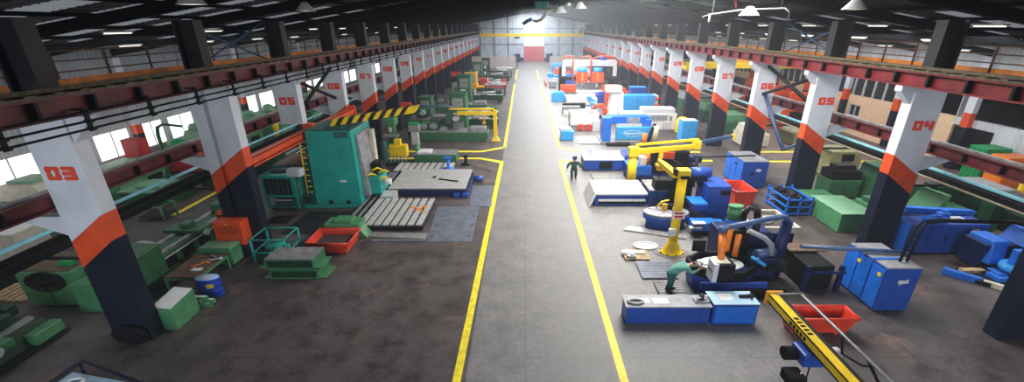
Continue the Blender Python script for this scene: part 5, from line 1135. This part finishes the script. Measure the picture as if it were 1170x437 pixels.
o=thing('drum_pair','yellow pump body on the floor beside column 08','pump',(16.7,43.85,0)); G().lathe([(.45,0),(.5,.2),(.45,.9),(.5,1.3),(.3,1.7),(.05,1.8)],0,0,20,1.4).ob('body','yellow',o); G().rod((.2,0,.6),(.9,.0,.6),.2,1,12).ob('motor','amber',o)
tag(G().lathe([(.5,0),(.55,.5),(.4,.9),(.55,1.2),(.3,1.5),(.04,1.55)],0,0,18,1.5).rod((-.6,0,.7),(.6,0,.7),.25,1,10).ob('orange_pump','orange'),'orange red pump beside the yellow pump body by column 08','pump').location=(16.75,42.5,0)

# blue milling machine with lettering
o=thing('milling_machine','bright blue milling machine with pale script plate and white window','machine',(9.7,39.4,0))
G().box(-2.4,2.4,-.3,2.4,0,.3).ob('base','gsteel',o,.03)
G().box(-2.25,-1.45,-.2,1.2,.3,2.6).ob('left_column','bblue',o,.05); G().box(-1.5,2.3,.5,1.6,1.9,2.6).ob('beam','bblue',o,.05); G().box(1.9,2.4,.0,1.4,.3,2.4).ob('right_column','bblue',o,.05)
pl=G().box(-1.0,2.3,-.45,-.05,.55,1.75).ob('front_plate','sblue',o,.03)
g=G(); pts=[(-.35,-.47,1.05),(-.2,-.47,1.3),(-.05,-.47,1.05),(.1,-.47,1.2),(.25,-.47,1.08),(.42,-.47,1.22),(.58,-.47,1.08),(.75,-.47,1.22),(.92,-.47,1.08),(1.1,-.47,1.24),(1.3,-.47,1.1),(1.55,-.47,1.2)]
g.path(pts,.035,1.3,6); g.path([(.6+.95*math.cos(t*math.pi/12),-.46,1.15+.28*math.sin(t*math.pi/12)) for t in range(24)],.018,1.3,6,0,True); g.ob('script_lettering','offw',pl)
G().box(.1,1.4,.42,.5,1.95,2.5).ob('window','grey',o,.02); G().box(-1.9,.4,-.9,-.2,.0,.25).ob('tray','black',o,.03); G().box(-1.0,2.2,-.3,.4,.3,.55).ob('chip_guard','offw',o,.02)
G().path([(2.0,-.8,.3),(2.3,-.7,1.6),(2.6,-.3,2.0),(2.9,.2,1.3)],.12,1.4).ob('hose','rubber',o); G().rod((2.7,-.5,.3),(2.7,-.5,1.9),.2,1.5,14).ob('pale_cylinder','cream',o); G().rod((1.6,-.9,.2),(1.6,-.9,1.3),.16,1.5,14).ob('orange_cylinder','orcyl',o)
# white machine
o=thing('machining_centre','large white machining unit with tall white column behind the bright blue milling machine','machine',(13.2,44.5,0))
G().box(-3.0,3.1,0,1.7,.2,2.0).ob('body','offw',o,.06); G().box(-2.9,3.0,.1,1.6,0,.2).ob('plinth','grey',o); G().box(-.6,2.9,.1,1.5,2.0,2.5).ob('upper_cover','lgrey',o,.06)
for x,w in ((-1.6,1.0),(.2,1.9)): G().box(x,x+w,-.03,0,1.2,1.8).ob('window','grey',o,.02)
G().box(1.6,2.6,-.05,0,.4,1.1).ob('door','lgrey',o,.02); G().box(2.3,2.6,-.06,-.03,1.2,1.7).ob('control_panel','grey',o)
o=thing('machine_column','tall white tapered machine column beside the orange coiled machine','machine',(10.6,48.6,0)); G().hexa([(-.95,0,.1),(.95,0,.1),(.95,1.4,.1),(-.95,1.4,.1)],[(-.6,.1,3.6),(.75,.1,3.6),(.75,1.3,3.6),(-.6,1.3,3.6)]).ob('column','offw',o,.06); G().box(-.9,.9,.05,1.35,0,.1).ob('plinth','grey',o); G().box(-1.3,.5,-.2,1.2,3.6,4.3).ob('head','offw',o,.08)
o=thing('coil_machine','orange coiled machine beside the tall white tapered column','machine',(8.6,48.8,0))
G().box(-.8,.8,-.3,.9,0,.6).ob('base','grey',o,.04)
for i in range(3): G().path([(-.1+.15*i+.55*math.cos(t*math.pi/10)*1.4,.0+.2*i,1.35+.65*math.sin(t*math.pi/10)) for t in range(20)],.13,1.3,8,0,True).ob('coil','orange',o)
G().box(-.5,.6,-.1,.6,1.9,2.2).ob('guard','orange',o,.05); G().rod((-.6,-.2,.8),(.7,-.2,.8),.2,1,14).ob('motor','black',o)
o=thing('panel_enclosure','long sky blue panel enclosure with red lamps before column 09','enclosure',(14.5,53.2,0)); G().box(-2.5,2.0,0,1.8,.1,2.5).ob('body','sblue',o,.04); G().box(-.3,-.26,-.02,.0,.2,2.4).ob('panel_joint','blue',o); G().box(-2.4,1.9,.1,1.7,0,.1).ob('plinth','black',o)
e=G().box(2.0,2.4,.1,1.7,.1,2.5).ob('white_end','offw',o,.04)
for i in range(3): G().lathe([(.2,0),(.2,.1),(.05,.15)],c=(2.2,.1,.6+i*.75),axis='y',n=14).ob('red_lamp','orange',e)
cabinet('steel_box','mid blue box behind the long sky blue enclosure','cabinet',14.2,16.4,57,58.4,3.0,'blue',2,'sblue')
# white units near the yellow line
o=thing('steel_box','sky blue box with pale top at the yellow line corner','box',(4.2,40.6,0)); G().box(-.6,.65,0,1.3,.05,.95).ob('body','sblue',o,.03); G().box(-.7,.4,.2,1.3,.95,1.2).ob('pale_top','pblue',o,.03); G().box(-.5,.55,.1,1.2,0,.05).ob('plinth','black',o)
o=thing('white_unit','white box machine with red panels behind the sky blue box','machine',(6.5,44.6,0)); G().box(-1.6,1.5,.2,2.6,.6,1.9).ob('body','offw',o,.05)
for x in (-.75,.1): G().box(x,x+.6,-.02,.2,.1,.75).ob('red_panel','binred',o,.02)
G().box(.8,1.6,-.1,.6,.0,1.2).ob('side_unit','lgrey',o,.04); G().box(-1.5,1.4,.3,2.5,.0,.6).ob('base','grey',o); G().box(.5,.9,.5,.8,1.9,2.05).ob('amber_block','amber',o)
o=thing('clamp_unit','grey clamp unit on a white bed behind the white box machine','machine',(6.3,53.5,0)); G().box(-1.4,3.0,0,2.2,0,.6).ob('bed','offw',o,.03); G().box(-1.5,.8,.1,.7,.6,1.1).ob('clamp','grey',o,.05); G().box(-1.4,1.6,1.2,1.8,.6,1.3).ob('rear_clamp','darksteel',o,.05); G().box(2.2,2.9,.2,1.2,.6,1.5).ob('sky_box','sblue',o,.04)
o=thing('white_unit','low white bed before the wide grey press gantry','machine bed',(8.0,60.5,0)); G().box(-2.0,2.4,0,3.4,.05,1.0).ob('bed','offw',o,.04); G().box(.5,2.2,.5,2.8,1.0,1.25).ob('saddle','lgrey',o,.04); G().box(-1.9,2.3,.1,3.3,0,.05).ob('plinth','grey',o)
G().hexa([(1.8,-.3,.1),(2.6,-.3,.1),(2.6,0,.1),(1.8,0,.1)],[(.6,-.3,1.3),(1.3,-.3,1.3),(1.3,0,1.3),(.6,0,1.3)]).ob('sky_brace','sblue',o,.02)
tag(G().box(-.9,1.0,0,1.4,0,1.3).box(-.7,.8,.1,1.2,1.3,1.5).ob('blue_tank','sblue',None,.06),'sky blue tank at the near corner of the wide grey press gantry','tank').location=(4.95,63.3,0)
tag(G().box(-.8,1.3,0,1.8,0,1.4).box(-.5,1.0,.3,1.4,1.4,1.55).ob('blue_tank','blue',None,.06),'mid blue tank set into the bed before the wide grey press gantry','tank').location=(11.4,62.0,0)
# press gantry
o=thing('gantry_press','wide grey gantry press with two orange heads in the far machines','machine',(10.2,68.0,0))
G().box(-4.3,4.3,.6,2.0,4.7,5.6).ob('cross_beam','lgrey',o,.06)
for s in (-1,1):
    G().box(s*4.0-.75,s*4.0+.35 if s<0 else s*4.0+.75,.7,1.9,.0,4.7).ob('column','darksteel',o,.04); G().box(s*4.05-.3,s*4.05+.3,.5,.7,3.2,4.7).ob('column_face','lgrey',o)
G().box(-4.6,4.4,.3,.7,2.6,3.1).ob('rail','black',o,.03)
for x in (-1.2,1.25):
    h=G().box(x-.95,x+.95,-.4,.5,2.3,3.9).ob('orange_head','orange',o,.06); G().rod((x-.7,0,4.15),(x+.7,0,4.15),.4,1,16).ob('motor','sblue',h); G().box(x-.12,x+.12,-.44,-.4,2.5,3.8).ob('face_strip','amber',h); G().rod((x,0,2.3),(x,0,1.4),.25,1.4,14).ob('spindle','gsteel',h)
for x in (-3.4,3.2): G().box(x-1.2,x+1.2,-1.2,.0,.9,2.0).box(x-.8,x+.8,-1.25,-1.2,1.2,1.7).ob('orange_case','orange',o,.05)
for x in (-3.4,3.2): G().box(x-1.1,x+1.1,-1.1,.0,.0,.9).ob('case_stand','grey',o)
G().box(-2.2,2.2,-2.0,.2,.5,1.1).ob('table','lgrey',o,.03); G().box(-2.0,2.0,-1.8,.1,0,.5).ob('table_base','blue',o)
for x in (-2.7,.1): G().path([(x-1.6,.4,5.7),(x-1.2,.2,6.2),(x-.1,.1,6.3),(x,.0,6.0),(x,-.6,2.2)],.1,1.3,8).ob('orange_pipe','orange',o)
G().path([(.1,.4,5.7),(1.5,.2,6.3),(3.6,.2,6.2),(4.2,.4,5.7)],.1,1.3,8).ob('orange_pipe','orange',o); G().lathe([(.35,5.6),(.3,6.1),(.05,6.3)],2.2,1.2,14).ob('beacon','blue',o)
for s in (1,): G().box(4.6,6.0,-.5,1.2,0,2.4).ob('side_cabinet','darksteel',o,.05)
tag(G().box(-1.6,1.6,0,1.6,0,2.0).box(-1.2,1.2,.2,1.4,2.0,2.4).ob('orange_case','orange',None,.08),'orange red machine case right of the tall white tapered column, far row','machine').location=(13.2,60.2,0)
cabinet('steel_box','grey box on the yellow line side before the wide grey press gantry','cabinet',4.4,5.7,78,79.2,1.2,'grey',1)
o=thing('blue_machine','small sky blue machine on a grey stand between the gantry press and the yellow line','machine',(5.45,85,0)); G().box(-1.1,1.3,0,1.6,0,1.0).ob('stand','lgrey',o,.04); G().box(-1.0,.2,.2,1.2,1.0,1.9).ob('head','sblue',o,.1); G().rod((.2,.5,1.4),(1.2,.5,1.3),.3,1,14).ob('motor','sblue',o)
tag(G().hexa([(-.1,0,0),(.15,0,0),(.15,6,0),(-.1,6,0)],[(-.1,0,.7),(.15,0,.7),(.15,6,.7),(-.1,6,.7)]).ob('barrier','binred',None,.03),'long red barrier board along the yellow line beside the sky blue machine','barrier').location=(3.9,80,0)
for i,(x0,x1,y,m,l) in enumerate(((6.5,9.5,80,'bblue','bright blue machine standing behind the wide grey press gantry'),(10.5,14.5,84,'lgrey','light grey machine behind the wide grey press gantry'),(6.2,9.8,92,'orange','orange machine far behind the wide grey press gantry'),(11,15,98,'offw','white machine far behind the wide grey press gantry'),(6.5,10,104,'sblue','sky blue machine before the far beige wall'))):
    bay_machine('distant_machine',l,x0,x1,y,y+3,2.2,m,m)
tag(G().box(-.5,.5,0,.25,0,1.7).box(-.7,.7,-.1,.35,0,.1).ob('fire_point','binred',None,.04),'red board standing before the end wall near the last columns','board').location=(12,137.5,0)
# =================================================================== PEOPLE
def skin_ob(name, m, verts, edges, parent, root=0, sub=2):
    """verts: (x,y,z,r) joints; grown into one surface"""
    me = bpy.data.meshes.new(name); me.from_pydata([v[:3] for v in verts], edges, [])
    me.materials.append(M[m]); o = bpy.data.objects.new(name, me); COL.objects.link(o); o.parent = parent
    sk = o.modifiers.new('skin','SKIN'); sk.use_smooth_shade = True
    me.skin_vertices[0].data  # created with the modifier
    for i, v in enumerate(verts):
        me.skin_vertices[0].data[i].radius = (v[3], v[3] if len(v) < 5 else v[4]); me.skin_vertices[0].data[i].use_root = (i == root)
    s = o.modifiers.new('sub','SUBSURF'); s.levels = sub; s.render_levels = sub
    return o
def person(label, loc, rz, J, wide, top, bottom, cap, capcol):
    """J: joint positions. body = one continuous skinned figure; clothes and cap are its children"""
    o = thing('person', label, 'person', loc, rz)
    o.scale = (wide, 1, 1)
    V, E = [], []
    def add(p, r, link=None):
        V.append((*p, r)); i = len(V)-1
        if link is not None: E.append((link, i))
        return i
    pel = add(J['pelvis'], .10); sp = add(J['spine'], .105, pel); ch = add(J['chest'], .13, sp); nk = add(J['neck'], .055, ch)
    hb = add(J['head0'], .07, nk); hd = add(J['head1'], .098, hb); ht = add(J['head2'], .06, hd)
    nose = add(tuple(Vector(J['head1'])*.6+Vector(J['head0'])*.4+Vector(J['face'])*.105), .016, hd)
    for s in 'LR':
        sh = add(J['sh'+s], .062, ch); el = add(J['el'+s], .045, sh); wr = add(J['wr'+s], .03, el)
        d = (Vector(J['wr'+s])-Vector(J['el'+s])).normalized(); p = Vector(J['wr'+s])
        pm = add(tuple(p+d*.06), .034, wr)
        side = d.cross(Vector((0,1,0)) if abs(d.y) < .8 else Vector((1,0,0))).normalized(); cu = side.cross(d).normalized()
        for k, L in ((-1.5,.07),(-.5,.085),(.5,.08),(1.5,.06)):
            a = add(tuple(p+d*.10+side*.018*k), .009, pm); b = add(tuple(p+d*(.10+L*.55)+side*.02*k+cu*.012), .0085, a); add(tuple(p+d*(.10+L*.9)+side*.02*k+cu*.035), .007, b)
        t = add(tuple(p+d*.04+side*.045), .011, pm); add(tuple(p+d*.085+side*.062+cu*.02), .009, t)
    for s in 'LR':
        hp = add(J['hip'+s], .08, pel); kn = add(J['kn'+s], .06, hp); an = add(J['an'+s], .04, kn); f = add(tuple(Vector(J['an'+s])+Vector((0,0,-.05))+Vector(J['toe'+s])*.5), .035, an); add(tuple(Vector(J['an'+s])+Vector((0,0,-.06))+Vector(J['toe'+s])), .028, f)
    body = skin_ob('body', 'skin', V, E, o)
    # jacket
    V, E = [], []
    a0 = add(tuple(Vector(J['pelvis'])*1.0+Vector((0,0,-.12))), .15); a = add(J['pelvis'], .17, a0); b = add(J['spine'], .165, a); c = add(J['chest'], .165, b); add(tuple(Vector(J['chest']).lerp(Vector(J['neck']), .7)), .085, c)
    for s in 'LR':
        h = add(J['sh'+s], .088, c); e = add(J['el'+s], .07, h); add(tuple(Vector(J['el'+s]).lerp(Vector(J['wr'+s]), .93)), .05, e)
    skin_ob('jacket', top, V, E, o)
    V, E = [], []
    a1 = add(tuple(Vector(J['pelvis'])+Vector((0,0,.1))), .14); a = add(tuple(Vector(J['pelvis'])+Vector((0,0,.0))), .155, a1)
    for s in 'LR':
        h = add(J['hip'+s], .115, a); kk = add(J['kn'+s], .085, h); add(tuple(Vector(J['kn'+s]).lerp(Vector(J['an'+s]), .95)), .068, kk)
    skin_ob('trousers', bottom, V, E, o)
    for s in 'LR':
        V, E = [], []
        p = Vector(J['an'+s]); t = Vector(J['toe'+s])
        a = add(tuple(p+Vector((0,0,.02))-t*.1), .055); b = add(tuple(p+Vector((0,0,-.045))+t*.35), .05, a); add(tuple(p+Vector((0,0,-.055))+t*1.05), .042, b)
        skin_ob('shoe', 'rubber', V, E, o, 0, 1)
    c = Vector(J['head1']); up = (Vector(J['head2'])-Vector(J['head0'])).normalized(); f = Vector(J['face'])
    V, E = [], []
    a = add(tuple(c+up*.04-f*.03), .094); add(tuple(c-f*.055-up*.03), .078, a)
    skin_ob('hair', 'hair', V, E, o)
    if cap:
        V, E = [], []
        a = add(tuple(c+up*.075-f*.02), .128); add(tuple(c+up*.13-f*.02), .085, a); b = add(tuple(c+up*.07+f*.12), .05, a); add(tuple(c+up*.06+f*.18), .03, b)
        skin_ob('cap', capcol, V, E, o)
    for s in (-1,1):
        sd = up.cross(f).normalized()*s
        q = G(); e = c+f*.09+sd*.035+up*.015
        q.rod(tuple(e), tuple(e+f*.008), .012, 1, 8); q.ob('eye', 'black', o)
        q = G(); e = c+sd*.098; q.rod(tuple(e), tuple(e+sd*.015), .028, 1, 10); q.ob('ear', 'skin', o)
    m = c+f*.085-up*.055; sd = up.cross(f).normalized()
    G().rod(tuple(m-sd*.025), tuple(m+sd*.025), .008, 1, 6).ob('mouth', 'red', o)
    return o
# walker: coming along the yellow line towards the camera, arms hanging a little out
J = dict(pelvis=(0,0,.93), spine=(0,.0,1.12), chest=(0,-.01,1.32), neck=(0,-.02,1.47), head0=(0,-.03,1.54), head1=(0,-.04,1.62), head2=(0,-.03,1.70), face=(.25,-.95,-.15),
 shL=(-.19,0,1.38), elL=(-.33,.06,1.12), wrL=(-.37,-.06,.90), shR=(.19,0,1.38), elR=(.33,.06,1.14), wrR=(.36,-.04,.91),
 hipL=(-.10,0,.86), knL=(-.12,-.13,.48), anL=(-.13,-.16,.09), toeL=(0,-.16,0), hipR=(.10,0,.86), knR=(.12,.03,.48), anR=(.14,.22,.10), toeR=(.02,-.15,-.0))
person('person in dark green overalls and dark cap walking beside the yellow line', (3.62,29.3,.0), .12, J, 1.4, 'overall', 'overall', True, 'dblue')
# worker bending over the vertical lathe
J = dict(pelvis=(0,0,.93), spine=(.10,.04,1.10), chest=(.26,.08,1.22), neck=(.40,.10,1.30), head0=(.45,.10,1.33), head1=(.52,.09,1.37), head2=(.57,.09,1.44), face=(.75,.1,-.65),
 shL=(.26,.28,1.25), elL=(.40,.34,1.06), wrL=(.58,.30,1.17), shR=(.30,-.12,1.22), elR=(.42,-.16,1.04), wrR=(.58,-.05,1.16),
 hipL=(-.0,.11,.86), knL=(.04,.13,.48), anL=(.02,.15,.09), toeL=(.14,.06,0), hipR=(-.02,-.11,.86), knR=(-.03,-.15,.48), anR=(-.10,-.17,.09), toeR=(.15,-.05,0))
person('person in green work jacket and white cap bending over the vertical lathe', (6.24,15.12,.105), -.1, J, 1.75, 'jacket', 'trousers', True, 'capw')
# ------------------------------------------------------------------ light
w = bpy.data.worlds.new('overcast'); SC.world = w; w.use_nodes = True
w.node_tree.nodes['Background'].inputs['Color'].default_value = (.75,.82,1,1); w.node_tree.nodes['Background'].inputs['Strength'].default_value = .3
def area(name, x, y, z, sx, sy, e, col=(1,.98,.95), rot=(0,0,0)):
    l = bpy.data.lights.new(name,'AREA'); l.shape='RECTANGLE'; l.size=sx; l.size_y=sy; l.energy=e; l.color=col
    o = bpy.data.objects.new(name,l); COL.objects.link(o); o.location=(x,y,z); o.rotation_euler=rot; return o
area('ridge_rooflight', 8, 23, 13.2, 6, 12, 5400)
area('ridge_rooflight', 7.5, 40, 13.0, 8, 16, 5600)
area('ridge_rooflight', 6.5, 62, 13.2, 9, 24, 8600, (.97,.98,1))
area('ridge_rooflight', 4.0, 90, 13.6, 10, 30, 9000, (.93,.96,1))
area('ridge_rooflight', 2.0, 122, 14.0, 10, 30, 8000, (.9,.95,1))
area('bay_rooflight', -22, 32, 10.2, 4, 40, 900, (.95,.98,1))
area('bay_rooflight', 26, 34, 10.2, 4, 40, 3400, (.97,.98,1))
gd = area('front_fill', 2, -3, 5.5, 44, 4, 1650, (.85,.92,1), (math.radians(80),0,0)); gd.data.spread = math.radians(110)  # added fill light behind the camera, brightens faces turned towards it
vs = SC.view_settings; vs.view_transform='Standard'; vs.look='None'; vs.exposure=0.; vs.gamma=1; vs.use_curve_mapping=False
SC.cycles.use_denoising = True
SC.cycles.max_bounces = 6; SC.cycles.diffuse_bounces = 3; SC.cycles.glossy_bounces = 3
SC.cycles.sample_clamp_indirect = 4
# faint daylight haze in the air
nt = w.node_tree; hz = nt.nodes.new('ShaderNodeVolumeScatter'); hz.inputs['Density'].default_value = .0013; hz.inputs['Color'].default_value = (.86,.92,1,1)
nt.links.new(hz.outputs[0], nt.nodes['World Output'].inputs['Volume'])
SC.cycles.volume_bounces = 0
